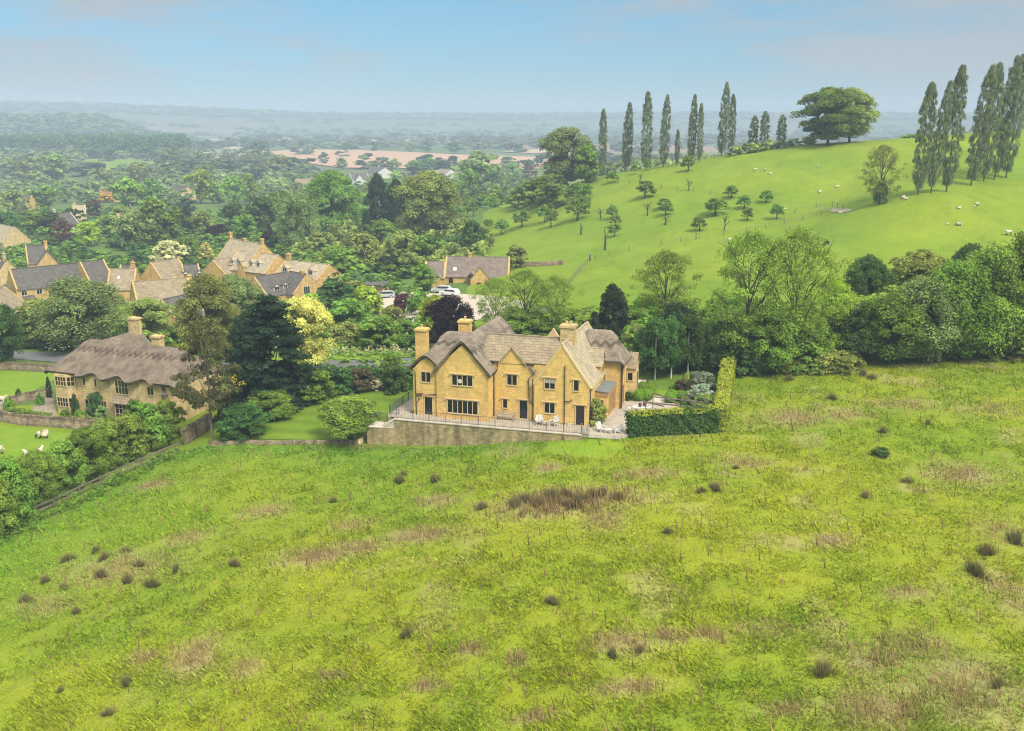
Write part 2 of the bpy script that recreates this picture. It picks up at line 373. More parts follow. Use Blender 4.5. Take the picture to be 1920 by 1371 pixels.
MT['door'] = plain_mat('dark_door', (.03, .02, .017), .5, .4)
MT['white'] = plain_mat('white_paint', (.62, .60, .55), .6, .3)
MT['oak'] = plain_mat('oak_timber', (.47, .30, .13), .75, .2, .2)
MT['oldwood'] = plain_mat('weathered_wood', (.20, .165, .125), .9, .1, .3)
MT['greywood'] = plain_mat('grey_timber', (.36, .33, .29), .85, .2, .2)
MT['bark'] = plain_mat('bark', (.085, .07, .05), .95, .1, .35, 5)
MT['palebark'] = plain_mat('pale_bark', (.22, .19, .15), .95, .1, .25, 5)
MT['birch'] = plain_mat('birch_bark', (.62, .6, .55), .8, .2, .3, 9)
MT['asphalt'] = plain_mat('asphalt', (.16, .16, .155), .9, .2, .12, 2)
MT['gravel'] = plain_mat('pale_gravel', (.52, .44, .34), .95, .1, .18, 3)
MT['soil'] = plain_mat('bare_soil', (.20, .135, .085), .97, .05, .25, 2)
MT['brick'] = stone_mat('terracotta', (.36, .14, .07), (.3, .11, .05), (.3, .2, .14), .3, .1)
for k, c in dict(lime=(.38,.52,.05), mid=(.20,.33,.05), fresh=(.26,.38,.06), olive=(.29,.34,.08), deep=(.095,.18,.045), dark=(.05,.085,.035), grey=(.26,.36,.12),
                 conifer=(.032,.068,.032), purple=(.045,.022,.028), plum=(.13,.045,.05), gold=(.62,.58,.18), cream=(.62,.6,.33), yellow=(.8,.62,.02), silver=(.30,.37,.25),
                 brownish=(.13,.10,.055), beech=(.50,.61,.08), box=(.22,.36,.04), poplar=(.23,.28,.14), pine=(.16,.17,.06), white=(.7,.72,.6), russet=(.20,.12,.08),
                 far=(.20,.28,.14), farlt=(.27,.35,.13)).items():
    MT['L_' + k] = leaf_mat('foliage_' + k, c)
# ------------------------------------------------------------------ the ground: one sheet from under the camera to the horizon
def lerp3(a, b, t): return a * (1 - t[:, None]) + b * t[:, None]
STRAW = [(590,1045,80,20,.9),(670,1030,55,18,.9),(365,1235,50,45,.9),(500,960,50,14,.6),(820,940,50,16,.7),(660,985,40,12,.6),(790,1005,80,18,.8),(1130,975,45,22,.8),
 (1025,880,30,9,.8),(1170,1210,65,30,1),(1250,1195,35,20,.9),(1490,785,65,14,.9),(1590,780,50,10,.6),(1400,870,50,10,.7),(1560,1015,45,14,.8),(1650,1240,75,40,.9),(1790,1290,140,60,1),(1640,1335,110,45,1),(1720,1210,60,30,.8),
 (1700,1115,50,15,.7),(1800,890,75,20,.7),(1210,890,60,12,.7),(1330,1190,40,15,.7),(970,1240,25,20,.8),(880,1220,35,15,.7),(800,1285,35,14,.7),(1180,1290,70,20,.8),(460,1255,40,25,.6),(270,1235,30,14,.6),
 (620,1270,30,12,.6),(90,1135,60,18,.5),(690,840,50,6,.3),(290,910,40,8,.8),(1890,1000,60,30,.4),(1900,1120,50,60,.6),(1480,1330,60,20,.5),(1350,750,60,12,.5),(1700,760,70,10,.4),(1850,770,70,12,.4),(1440,1180,60,20,.35),(350,1010,40,14,.6),(1060,945,140,26,.95),(975,950,50,20,.8),(230,1065,110,30,.6),(1000,1350,60,14,.5)]
_SP = [(hit(a, b), c, d, w) for a, b, c, d, w in STRAW]
def fieldcol(x, y):
    """own colour of the rough grass at a place: green, yellow-green or straw"""
    n = len(x); A = np.array
    g1 = A([.215, .305, .021]); g2 = A([.32, .35, .024]); g3 = A([.125, .265, .028]); st = A([.46, .38, .19]); br = A([.24, .17, .09])
    f1 = fbm(x / 14, y / 14, 21); f2 = fbm(x / 3.2, y / 3.2, 31, 3); f3 = fbm(x / 1.1, y / 1.1, 41, 2)
    c = lerp3(np.tile(g1, (n, 1)), g2, np.clip((f1 - .5) * 1.6 + (f2 - .5) * .9 + .30 + .35 * sstep(105, 55, y), 0, 1))
    lush = np.clip(sstep(14, 3, np.abs((x + 44) * .53 + (y - 90) * -.0)) * 0, 0, 1)
    # lusher, greener along the fence on the left and below the lawn and terrace
    dfen = ((x + 39) * 0.90 - (y - 111) * 0.35)          # distance to the right of the fence line
    lush = np.exp(-np.clip(dfen, 0, 99) / 9.0) * (dfen > -12)
    u = (x - HO[0]) * HU[0] + (y - HO[1]) * HU[1]; v = (x - HO[0]) * HV[0] + (y - HO[1]) * HV[1]
    l2 = np.exp(-np.clip(98 - y - .10 * x, 0, 99) / 5.5) * (x < 9) * .8
    c = lerp3(c, g3, np.clip(np.maximum(lush, l2) * (.7 + f2 * .5), 0, .9))
    s = np.clip((fbm(x / 5, y / 5, 51, 3) - .60) * 3.0, 0, .45) * sstep(-45, 25, x)
    for P, wx, wy, w in _SP:
        dist = math.hypot(P[0], P[1], ); sx = wx * dist / FPX; sy = wy * dist / FPX / max(.25, (CAMH - P[2]) / dist)
        q = ((x - P[0]) / sx) ** 2 + ((y - P[1]) / sy) ** 2
        s = np.maximum(s, w * np.exp(-q * 1.1) * np.clip(-.1 + 2.2 * f2, 0, 1))
    s = np.clip(s * (.5 + f3), 0, .9)
    c = lerp3(c, st, np.clip(s * .85, 0, .85)); c = lerp3(c, br, np.clip(s - .45, 0, 1) * .8 + np.clip((f3 - .82) * 1.5, 0, .15))
    mo = sstep(3.2, .5, np.hypot((u - 1.6) / 1.9, (v + 5.0)/1.0) ) ; c = lerp3(c, A([.24, .37, .024]), mo)
    return c
def inpoly(x, y, poly):
    r = np.zeros(x.shape, bool); n = len(poly)
    for i in range(n):
        x0, y0 = poly[i][:2]; x1, y1 = poly[(i + 1) % n][:2]
        if y0 == y1: continue
        c = ((y0 > y) != (y1 > y)) & (x < (x1 - x0) * (y - y0) / (y1 - y0) + x0); r ^= c
    return r
fieldpoly = [(-20,20),(-57,60),(-50.5,86),(-40,109.5),(-36.5,113),(-30,93.5)]
FEN = [hit(-60,1028), hit(0,1000), hit(335,846)]
FIELD = [(-75,10),tuple(FEN[0][:2]),tuple(FEN[2][:2]),tuple(hit(385,838)[:2]),tuple(hit(692,836)[:2]),wuv(4.3,-2.6)[:2],wuv(13.6,2)[:2],wuv(13.6,19)[:2],
         tuple(hit(1400,706)[:2]),tuple(hit(1600,690)[:2]),tuple(hit(1920,664)[:2]),(110,140),(90,10)]
def groundcol(x, y):
    n = len(x); A = np.array
    d = np.hypot(x, y)
    past = lerp3(np.tile(A([.165, .265, .020]), (n, 1)), A([.225, .295, .024]), np.clip((fbm(x / 22, y / 22, 61) - .35) * 2.2, 0, 1))
    c = past * (.86 + .28 * fbm(x / 5, y / 9, 62, 4))[:, None]; tr = np.abs(fbm(x / 16, y / 16, 63, 3) - .5); c = c * (1 - .13 * np.exp(-(tr / .012) ** 2))[:, None]
    vill = (x < -6 + (y - 200) * .02) & (y > 150)
    hillside = x > -6
    c = np.where(((x < -10) & (y > 128))[:, None], A([.11, .18, .035]) * (0.8 + .5 * fbm(x / 6, y / 6, 71))[:, None], c)
    fp = inpoly(x, y, FIELD); c[fp] = fieldcol(x[fp], y[fp]) * .9
    # the plain: fields of many colours divided by hedges
    far = d > 620
    cells = [A([.10,.15,.045]), A([.15,.20,.06]), A([.13,.17,.07]), A([.22,.20,.11]), A([.07,.11,.04]), A([.30,.20,.13])]
    xi = np.floor((x + .25 * y) / 420).astype(int); yi = np.floor((y - .3 * x + 90 * np.sin(xi)) / 520).astype(int)
    h = ((xi * 7349 + yi * 9151) & 0x7fff) % 97; k = np.where(h < 28, 0, np.where(h < 55, 1, np.where(h < 72, 2, np.where(h < 80, 3, np.where(h < 92, 4, 5)))))
    fc = np.array(cells)[k] * (0.85 + .3 * fbm(x / 120, y / 120, 81))[:, None]
    t = sstep(560, 680, d); c = c * (1 - t[:, None]) + fc * t[:, None]
    wood = sstep(3200, 4000, d); c = lerp3(c, A([.07, .10, .05]), wood * .6)
    rh = (d > 560) & (x / np.maximum(y, 1) > .30) & (d < 2400); c[rh] = A([.13, .20, .03])
    return c
nr, na = 1000, 640
rr = np.concatenate([np.linspace(4, 38, 30), 38 * (150 / 38) ** np.linspace(0.002, 1, 460), 150 * (6000 / 150) ** np.linspace(.002, 1, 330)]); nr = len(rr)
aa = R(1) * np.concatenate([np.linspace(-80, -33, 60), np.linspace(-32.8, 32.8, 520), np.linspace(33, 80, 60)]); na = len(aa)
RR, AA = np.meshgrid(rr, aa, indexing='ij'); gx = (RR * np.sin(AA)).ravel(); gy = (RR * np.cos(AA)).ravel() - 0.0
gz = zf(gx, gy)
fieldmask = inpoly(gx, gy, FIELD)
def hp(*pts): return [tuple(hit(a, b)[:2]) for a, b in pts]
MOWN = [wuv(-3, -2.8)[:2], wuv(5.5, -3)[:2]] + hp((1165,845),(1140,862),(1060,858),(1020,845))
fieldmask &= ~inpoly(gx, gy, MOWN)
gz = gz + fieldmask * .36 * (fbm(gx / 1.3, gy / 1.3, 91, 3) - .5) - .02
i, j = np.meshgrid(np.arange(nr - 1), np.arange(na - 1), indexing='ij'); b = (i * na + j).ravel()
GF = np.stack([b, b + 1, b + na + 1, b + na], 1)
me = npmesh('ground', np.stack([gx, gy, gz], 1), GF, colr=groundcol(gx, gy), smooth=True)
tag(link('ground', me, colr_mat('grassland', .35, 3.2, .9, .25, .82, 1.18)), 'rough meadow, pasture and the plain beyond', None, None, 'structure')

def drape(name, poly, mat, off=.03, step=1.0, kind='structure', label=None, colr=None, thick=0):
    """a thin sheet following the ground inside a polygon of (x, y)"""
    P = np.array([p[:2] for p in poly]); x0, y0 = P.min(0); x1, y1 = P.max(0)
    nx = max(2, int((x1 - x0) / step) + 1); ny = max(2, int((y1 - y0) / step) + 1)
    bm = bmesh.new(); vs = [bm.verts.new((p[0], p[1], 0)) for p in P]; bm.faces.new(vs)
    for ax, lo, hi, n in ((0, x0, x1, nx), (1, y0, y1, ny)):
        for q in np.linspace(lo, hi, n + 1)[1:-1]:
            co = [0, 0, 0]; co[ax] = q; no = [0, 0, 0]; no[ax] = 1
            bmesh.ops.bisect_plane(bm, geom=bm.verts[:] + bm.edges[:] + bm.faces[:], plane_co=co, plane_no=no)
    co = np.array([v.co[:] for v in bm.verts]); z = zf(co[:, 0], co[:, 1]) + off
    for v, q in zip(bm.verts, z): v.co.z = q
    bmesh.ops.recalc_face_normals(bm, faces=bm.faces)
    me = bpy.data.meshes.new(name); bm.to_mesh(me); bm.free()
    if len(me.polygons) and me.polygons[0].normal.z < 0: me.flip_normals()
    me.polygons.foreach_set('use_smooth', [True] * len(me.polygons)); me.update()
    o = link(name, me, mat); return tag(o, label, None, None, kind)
def strip(name, pts, w, mat, off=.05, label=None, kind='structure', step=1.5):
    """a band of width w along a line of (x,y) following the ground"""
    L = []
    for a, b_ in zip(pts[:-1], pts[1:]):
        n = max(1, int(math.dist(a[:2], b_[:2]) / step))
        for k in range(n): t = k / n; L.append((a[0] + (b_[0] - a[0]) * t, a[1] + (b_[1] - a[1]) * t))
    L.append(tuple(pts[-1][:2])); L = np.array(L)
    d = np.gradient(L, axis=0); d /= np.linalg.norm(d, axis=1)[:, None]; nrm = np.stack([-d[:, 1], d[:, 0]], 1)
    ks = np.linspace(-.5, .5, 5); V = []
    for k in ks: q = L + nrm * w * k; V.append(np.column_stack([q, np.maximum(zf(q[:, 0], q[:, 1]), zf(L[:, 0], L[:, 1]) - .05) + off]))
    V = np.concatenate(V); n = len(L); F = []
    for s in range(4):
        for q in range(n - 1): F.append((s * n + q, s * n + q + 1, (s + 1) * n + q + 1, (s + 1) * n + q))
    me = npmesh(name, V, np.array(F)[:, ::-1], smooth=True); o = link(name, me, mat); return tag(o, label, None, None, kind)
def turf(name, c1, c2, stripes=0, ang=0, period=2.4):
    m, t, o = newmat(name)
    n = noise(t, .5, 4); n2 = noise(t, 6, 3, .7)
    cc = ramp(t, n, [(.35, c1), (.65, c2)])
    if stripes:
        c = coords(t); s = t.nodes.new('ShaderNodeSeparateXYZ'); t.links.new(c, s.inputs[0])
        w = M(t, 'SINE', M(t, 'MULTIPLY', M(t, 'ADD', M(t, 'MULTIPLY', s.outputs[0], math.sin(ang)), M(t, 'MULTIPLY', s.outputs[1], math.cos(ang))), 6.283 / period))
        cc = mixc(t, M(t, 'MULTIPLY_ADD', w, .5 * stripes, .5 * stripes), cc, tuple(x * .72 for x in c1))
    cc = mixc(t, 1.0, cc, ramp(t, n2, [(.3, (.86,) * 3), (.7, (1.12,) * 3)]), 'MULTIPLY')
    pbsdf(t, o, cc, .95, bump(t, n2, .3, .05), .1); return m
MT['lawn'] = turf('mown_lawn', (.125, .215, .018), (.165, .25, .022), .55, R(14), 3.0)
MT['lawn2'] = turf('garden_lawn', (.10, .18, .02), (.13, .21, .022))
MT['paddock'] = turf('grazed_paddock', (.15, .255, .02), (.19, .28, .024))
MT['plough'] = turf('ploughed_field', (.46, .29, .18), (.53, .34, .22))
MT['stubble'] = turf('pale_field', (.42, .33, .2), (.5, .4, .26))
MT['track'] = turf('pale_track', (.36, .33, .2), (.42, .37, .25))
def hp(*pts): return [tuple(hit(a, b)[:2]) for a, b in pts]
drape('lawn', hp((392,833),(470,806),(560,776),(620,742),(655,731),(760,731)) + [wuv(-19.6, 6)[:2], wuv(-19.6, -10)[:2]] + hp((690,833),(688,830)), MT['lawn'], .04, 1.0, label='striped mown lawn below the terrace')
drape('lawn', [wuv(2.6,14.0)[:2], wuv(12.6,12.5)[:2], wuv(12.2,26)[:2], wuv(0,25)[:2]], MT['lawn2'], .05, 1.0, label='shaded garden lawn behind the hedge')
drape('paddock', hp((-80,800),(0,800),(170,822),(250,850),(320,838),(300,850),(180,925),(0,1008),(-80,1045)), MT['paddock'], .04, 1.5, label='bright green paddock grazed by sheep below the cottage')
drape('paddock', hp((-80,695),(0,695),(100,700),(104,712),(40,745),(0,752),(-60,762)), MT['paddock'], .04, 1.5, label='bright green paddock between road and cottage')
road_pts = [tuple(hit(-60,662)[:2])] + hp((60,668),(125,673),(330,690)) + [(-40,146),(-18,138.5),(0,136),(30,137)]
strip('road', road_pts, 6.0, MT['asphalt'], .08, 'grey country road behind the cottage')
strip('verge', [(p[0], p[1] + 6) for p in road_pts], 4.5, MT['paddock'], .07, 'green road verge')
drape('gravel_drive', [tuple(hit(a, b)[:2]) for a, b in ((690,552),(745,548),(870,552),(940,556),(1010,575),(1080,600),(1060,640),(980,630),(900,600),(800,615),(770,640),(745,640),(720,600),(700,570))], MT['gravel'], .10, 1.0, label='pale gravel drive before the bungalow')
drape('gravel_path', hp((668,618),(690,600),(720,590),(735,600),(700,612),(690,632)), MT['gravel'], .12, 1.0, label='pale gravel spur between shrubs')
drape('ploughed_field', hp((505,285),(560,281),(700,283),(880,292),(1030,296),(1040,318),(820,318),(640,316),(540,303)), MT['plough'], 1.0, 20, label='wide pink brown ploughed field beyond the village')
drape('pale_field', hp((130,306),(165,300),(340,292),(335,305),(220,316),(140,322)), MT['paddock'], .9, 14, label='green field below the long wood')
drape('pale_field', hp((340,283),(430,276),(500,280),(500,292),(400,297)), MT['stubble'], 1.1, 16, label='pale stubble field by the barns')
for k, (q, m_, lb) in enumerate([(((620,262),(900,258),(1000,262),(990,267),(640,268)), 'stubble', 'thin pale field far across the plain'), (((380,262),(520,258),(600,262),(430,268)), 'track', 'thin pale green field far across the plain'),
     (((940,285),(1010,281),(1060,285),(1000,289)), 'stubble', 'small pink field beyond the big tree'), (((130,345),(210,338),(330,338),(330,348),(200,358),(140,360)), 'paddock', 'small green field behind the village trees')]):
    drape('field', hp(*q), MT[m_], 1.0 if k != 3 else .4, 30 if k != 3 else 8, label=lb)
drape('bare_patch', hp((1556,398),(1585,399),(1600,395),(1590,392),(1560,392)), MT['track'], .12, 2, label='worn earth at the gateway on the hill')
# ------------------------------------------------------------------ builders for buildings
def window(parent, p, d, w, h, lights=2, frame=None, name='window', proud=.06, sur=.11, hood=False, pane=None, mull=.07, rows=1):
    """stone or timber window: p = lower left corner on the wall face, d = unit direction along the wall (right as seen from outside)"""
    frame = frame or MT['dress']; d = Vector((d[0], d[1], 0)); n = Vector((d.y, -d.x, 0)); p = Vector(p)
    def P(a, b, c): q = p + d * a + n * c; return (q.x, q.y, q.z + b)
    def bx(mb, a0, a1, b0, b1, c0, c1):
        mb.add([P(a0,b0,c0),P(a1,b0,c0),P(a1,b0,c1),P(a0,b0,c1),P(a0,b1,c0),P(a1,b1,c0),P(a1,b1,c1),P(a0,b1,c1)],
               [(0,1,2,3),(7,6,5,4),(0,4,5,1),(1,5,6,2),(2,6,7,3),(3,7,4,0)])
    f = MB(); s = sur
    bx(f, -s, 0, -s, h + s, -.05, proud); bx(f, w, w + s, -s, h + s, -.05, proud)
    bx(f, 0, w, h, h + s, -.05, proud); bx(f, 0, w, -s, 0, -.05, proud + .03)
    for k in range(1, lights): x = w * k / lights; bx(f, x - mull / 2, x + mull / 2, 0, h, -.04, proud - .006)
    for k in range(1, rows): z = h * k / rows; bx(f, 0, w, z - mull * .3, z + mull * .3, -.04, proud - .012)
    if hood:
        bx(f, -s - .18, w + s + .18, h + s + .004, h + s + .09, -.04, proud + .09)
        for x in (-s - .18, w + s + .08): bx(f, x, x + .1, h + s - .16, h + s + .002, -.04, proud + .085)
    o = f.build(name, frame, parent)
    g = MB(); bx(g, .004, w - .004, .004, h - .004, -.03, .012); g.build('pane', pane or MT['glass'], o); return o
def chimney(parent, x, y, w, d, z0, z1, mat, pots=1, cap=.12, label=None):
    m = MB(); m.box(x - w/2, x + w/2, y - d/2, y + d/2, z0, z1 - .22); m.box(x - w/2 - .04, x + w/2 + .04, y - d/2 - .04, y + d/2 + .04, z0 + (z1 - z0) * .45, z0 + (z1 - z0) * .45 + .1)
    m.box(x - w/2 - cap, x + w/2 + cap, y - d/2 - cap, y + d/2 + cap, z1 - .22, z1 - .06); m.box(x - w/2 - cap*.4, x + w/2 + cap*.4, y - d/2 - cap*.4, y + d/2 + cap*.4, z1 - .06, z1 + .04)
    o = m.build('chimney', mat, parent)
    if pots:
        q = MB()
        for k in range(pots):
            xx = x + (k - (pots - 1) / 2) * .42; q.tube((xx, y, z1 + .04), (xx, y, z1 + .36), .13, .10, 8); q.tube((xx, y, z1 + .36), (xx, y, z1 + .42), .15, .15, 8)
        q.build('chimney_pot', MT['dress'], o)
    return o
def gable_wall(m, x0, x1, y0, y1, z0, ze, za, xa=None, ax='y'):
    xa = (x0 + x1) / 2 if xa is None else xa
    m.prism([(x0, z0), (x1, z0), (x1, ze), (xa, za), (x0, ze)], y0, y1, ax)
def gable_roof(m, xl, xr, y0, y1, ze, zr, t=.16, ax='y', xa=None, zer=None):
    """two slabs meeting at a ridge; the ridge runs along ax"""
    xa = (xl + xr) / 2 if xa is None else xa; zer = ze if zer is None else zer
    def q(a, b, z): return (a, b, z) if ax == 'y' else (b, a, z)
    m.slab([q(xl, y0, ze), q(xa, y0, zr), q(xa, y1, zr), q(xl, y1, ze)], t); m.slab([q(xr, y0, zer), q(xa, y0, zr), q(xa, y1, zr), q(xr, y1, zer)], t)
def smin(a, b, k=.35): h = np.clip(.5 + .5 * (b - a) / k, 0, 1); return b * (1 - h) + a * h - k * h * (1 - h)
def thatch(name, parent, mat, x0, x1, hw, zr, ze, yc=0, ax='x', hl=0, hr=0, kh=1.3, band=1.0, zig=0, wave=None, extra=None, th=.34, step=.11, yb=None, fixy=None, label=None, sag=.0):
    """thick thatch: ridge along x from x0 to x1 (eaves), hw half width, hips at the left (hl) or right (hr)"""
    nx = int((x1 - x0) / step) + 1; ny = int(2 * hw / step) + 1
    X, T = np.meshgrid(np.linspace(x0, x1, nx), np.linspace(-1, 1, ny), indexing='ij')
    yf = np.full(nx, hw)
    if wave is not None: yf = hw + wave(X[:, 0])
    Y = np.where(T < 0, T * yf[:, None], T * (yb or hw))
    if fixy is not None: Y = fixy(X, Y)
    k = (zr - ze) / hw
    sa = np.sqrt(Y * Y + .30 ** 2) - .30
    z = zr - k * sa - sag * np.sin((X - x0) / (x1 - x0) * 3.14) + 0 * X
    d = zr - z
    if hl: zz = ze + kh * (X - x0); z = smin(z, zz, .8)
    if hr: zz = ze + kh * (x1 - X); z = smin(z, zz, .8)
    d = zr - z
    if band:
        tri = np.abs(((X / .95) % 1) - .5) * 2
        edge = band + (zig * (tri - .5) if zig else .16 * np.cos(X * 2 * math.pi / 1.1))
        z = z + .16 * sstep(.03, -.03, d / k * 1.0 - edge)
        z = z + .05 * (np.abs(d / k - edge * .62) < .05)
        tn = 1 - .62 * np.exp(-((d / k - edge) / .10) ** 2) - .25 * (np.abs(d / k - edge * .62) < .05) - .2 * (np.abs(d / k - edge * .3) < .05)  # shadow under the band edge put into the tint; the thin lines are rods
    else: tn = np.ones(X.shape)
    if extra is not None: z = extra(X, Y, z)
    z = z + .06 * (fbm(X * 1.7 + 3, Y * 1.7, 7, 3) - .5)
    # rounded verges
    if not hl: z = z - .16 * sstep(.45, 0, X - x0)
    if not hr: z = z - .16 * sstep(.45, 0, x1 - X)
    top = np.stack([X, Y + yc, z], -1); bot = top.copy(); bot[..., 2] -= th
    bot[..., 0] = np.clip(bot[..., 0], x0 + .12, x1 - .12)
    bot[..., 1] = (Y * .955) + yc
    if ax == 'y': top = top[..., [1, 0, 2]]; bot = bot[..., [1, 0, 2]]
    n = nx * ny; V = np.concatenate([top.reshape(-1, 3), bot.reshape(-1, 3)])
    i, j = np.meshgrid(np.arange(nx - 1), np.arange(ny - 1), indexing='ij'); a = (i * ny + j).ravel()
    F = [np.stack([a, a + ny, a + ny + 1, a + 1], 1), np.stack([a + n, a + n + 1, a + n + ny + 1, a + n + ny], 1)]
    e = np.arange(nx - 1) * ny
    F.append(np.stack([e, e + n, e + ny + n, e + ny], 1)); e = e + ny - 1; F.append(np.stack([e, e + ny, e + ny + n, e + n], 1))
    e = np.arange(ny - 1); F.append(np.stack([e, e + 1, e + 1 + n, e + n], 1)); e = e + (nx - 1) * ny; F.append(np.stack([e, e + n, e + n + 1, e + 1], 1))
    F = np.concatenate(F)
    if ax == 'y': F = F[:, ::-1]
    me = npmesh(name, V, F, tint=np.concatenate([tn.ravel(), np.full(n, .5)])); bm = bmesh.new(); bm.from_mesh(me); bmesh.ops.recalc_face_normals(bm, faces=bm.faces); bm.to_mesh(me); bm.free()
    me.polygons.foreach_set('use_smooth', [True] * len(me.polygons))
    try: me.set_sharp_from_angle(angle=R(50))
    except Exception: pass
    o = link(name, me, mat, parent)
    if label: o['label'] = label
    return o

# ------------------------------------------------------------------ the main house
HR = -HA
house = empty('stone_house', (HO[0], HO[1], 0), HR, 'large golden stone house with thatched and stone-slated gables on a walled terrace', 'house')
ST = MT['stone']
m = MB(); gable_wall(m, -5.35, .55, 0, 12.2, -.5, 4.35, 8.42, -2.4); w_r = m.build('wall', ST, house); w_r['label'] = 'tall plain gable wall of the right wing'
m = MB(); m.box(-10.0, -4.3, .5, 6.0, -.5, 6.05); m.prism([(-9.5, 5.9), (-6.32, 5.9), (-7.95, 7.72)], .5, 2.2); m.build('wall', ST, house)
m = MB(); gable_wall(m, -15.8, -10.02, -1.3, 12.0, -.5, 5.32, 8.14, -12.9); m.build('wall', ST, house)
m = MB(); m.box(-18.6, -15.83, -1.0, 6.8, -.5, 5.1); m.prism([(-18.45, 5.0), (-15.85, 5.0), (-15.85, 5.35), (-16.5, 6.05), (-17.1, 6.42), (-17.7, 6.05), (-18.45, 5.2)], -.999, 2.0); m.build('wall', ST, house)
m = MB(); m.box(-.6, 2.45, 7.5, 11.2, -.5, 5.35); m.build('wall', MT['stone'], house)
# coping stones of the right gable
for y0, y1 in ((-.06, .3), (11.95, 12.28)):
    m = MB()
    for a, b in (((-5.62, 4.12), (-2.4, 8.68)), ((-2.4, 8.68), (.82, 4.12))):
        m.slab([(a[0], y0, a[1]), (b[0], y0, b[1]), (b[0], y1, b[1]), (a[0], y1, a[1])], .2)
    m.build('coping', MT['dress'], house)
m = MB(); gable_roof(m, -5.66, .86, .304, 11.94, 4.0, 8.58, .16, xa=-2.4); m.box(-2.52, -2.28, .3, 11.9, 8.5, 8.64)
m.build('slate_roof', MT['slate_lt'], house)['label'] = 'pale stone slate roof of the right wing'
m = MB(); gable_roof(m, .53, 6.3, -12.4, -2.55, 6.2, 8.52, .16, 'x', xa=3.3, zer=6.0); m.box(-12.2, -3.2, 3.18, 3.42, 8.46, 8.6); m.build('slate_roof', MT['slate'], house)
m = MB(); gable_roof(m, -9.62, -6.2, .34, 2.9, 5.86, 7.86, .12, xa=-7.95); m.build('slate_roof', MT['slate'], house)
# small eaves and lead valley between the wings
m = MB(); m.slab([(-6.15, .3, 4.55), (-5.3, .3, 5.6), (-5.3, .52, 5.6), (-6.15, .52, 4.55)], .08); m.slab([(-5.95, .25, 6.0), (-5.3, .25, 5.2), (-5.3, .5, 5.2), (-5.95, .5, 6.0)], .06); m.build('lead_valley', MT['lead'], house)
TH = MT['thatch']
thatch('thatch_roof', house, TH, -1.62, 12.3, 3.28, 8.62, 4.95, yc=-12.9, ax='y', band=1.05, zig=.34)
def valley(X, Y): return np.where(X > -15.75, np.maximum(Y, -3.6), Y)
def eyebrow(X, Y, z):
    yv = Y + 2.9; cg = 6.78 - 1.0 * (np.sqrt((X + 17.12) ** 2 + .45 ** 2) - .45)
    z = np.where(yv < 1.6, np.maximum(z, cg), z); left = 8.62 - 1.12 * np.abs(X + 12.9)
    return np.where((X > -15.75) & (z < left), left - .3, z)
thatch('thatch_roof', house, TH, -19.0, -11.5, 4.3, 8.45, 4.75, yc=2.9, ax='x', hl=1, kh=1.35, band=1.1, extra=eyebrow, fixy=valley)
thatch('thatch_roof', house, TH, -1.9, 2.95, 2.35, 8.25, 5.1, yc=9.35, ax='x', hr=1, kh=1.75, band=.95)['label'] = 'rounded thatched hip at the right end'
chimney(house, -20.1, 5.6, 1.25, 1.1, -2.5, 8.1, ST)
chimney(house, -15.0, 5.9, 1.25, 1.1, 6.5, 9.3, ST)
chimney(house, -2.55, 3.45, 1.5, 1.2, 7.2, 9.95, MT['stone2'], 2)
m = MB(); m.prism([(-5.9, 7.6), (-5.1, 8.75), (-4.3, 7.6)], 6.9, 7.2); m.build('gable_peak', MT['dress'], house)
W = lambda y, u0, u1, z0, z1, n, **k: window(house, (u0, y, z0), (1, 0), u1 - u0, z1 - z0, n, **k)
W(0, -4.2, -3.12, 3.76, 4.84, 2, hood=True); W(0, -4.2, -3.12, 1.12, 2.2, 2, hood=True); W(0, -1.08, -.58, 3.76, 4.84, 1, hood=True)
W(.5, -8.44, -7.4, 3.72, 4.8, 2, hood=True); W(.5, -8.92, -8.46, 1.12, 2.06, 1, hood=True)
W(-1.3, -14.0, -11.76, 3.74, 4.82, 4, hood=True); W(-1.3, -14.56, -11.2, .66, 2.05, 6, hood=True)
W(-1.0, -17.62, -16.58, 3.74, 4.82, 2)
window(house, (-17.3, -1.0, .1), (1, 0), .86, 1.95, 1, name='glazed_door', rows=1, hood=True)
window(house, (-7.08, .5, .1), (1, 0), .86, 1.98, 1, name='glazed_door', rows=1, hood=True)
window(house, (-.82, 0, .06), (1, 0), .9, 2.1, 1, name='door', pane=MT['door'], hood=True)
m = MB(); m.tube((-13.15, -1.325, 4.2), (-13.15, -1.345, 4.2), .24, .24, 14); m.build('round_mirror', MT['white'], house)
for a in (-4.16, -3.6): m = MB(); m.box(a, a + .46, -.03, -.014, 4.36, 4.82); m.build('window_blind', MT['greywood'], house)
# dormer gable, glazed bay and porch on the right side
m = MB(); m.prism([(5.55, 3.4), (7.45, 3.4), (7.45, 5.4), (6.5, 6.75), (5.55, 5.4)], -1.2, .62, 'x'); dm = m.build('dormer', ST, house)
m = MB(); gable_roof(m, 5.3, 7.7, -1.9, .78, 5.15, 6.98, .12, 'x', xa=6.5); m.build('dormer_roof', MT['slate_lt'], dm)
window(house, (.62, 5.95, 3.9), (0, 1), 1.1, 1.2, 3, MT['oak'], mull=.09)
m = MB(); m.box(.56, 1.86, 2.96, 3.9, -.3, 2.5); m.box(.56, 1.86, 3.9, 7.45, -.3, .18); m.build('bay_wall', ST, house)
m = MB()
for v in np.linspace(3.95, 7.4, 6): m.box(1.78, 1.95, v - .07, v + .07, .18, 2.5)
m.box(1.6, 1.97, 2.9, 7.49, 2.5, 2.98); m.box(.56, 1.6, 2.9, 3.1, 2.5, 2.98); m.build('bay_frame', MT['oak'], house)
m = MB(); m.box(1.7, 1.8, 3.96, 7.4, .2, 2.48); m.build('bay_glass', MT['glass'], house)
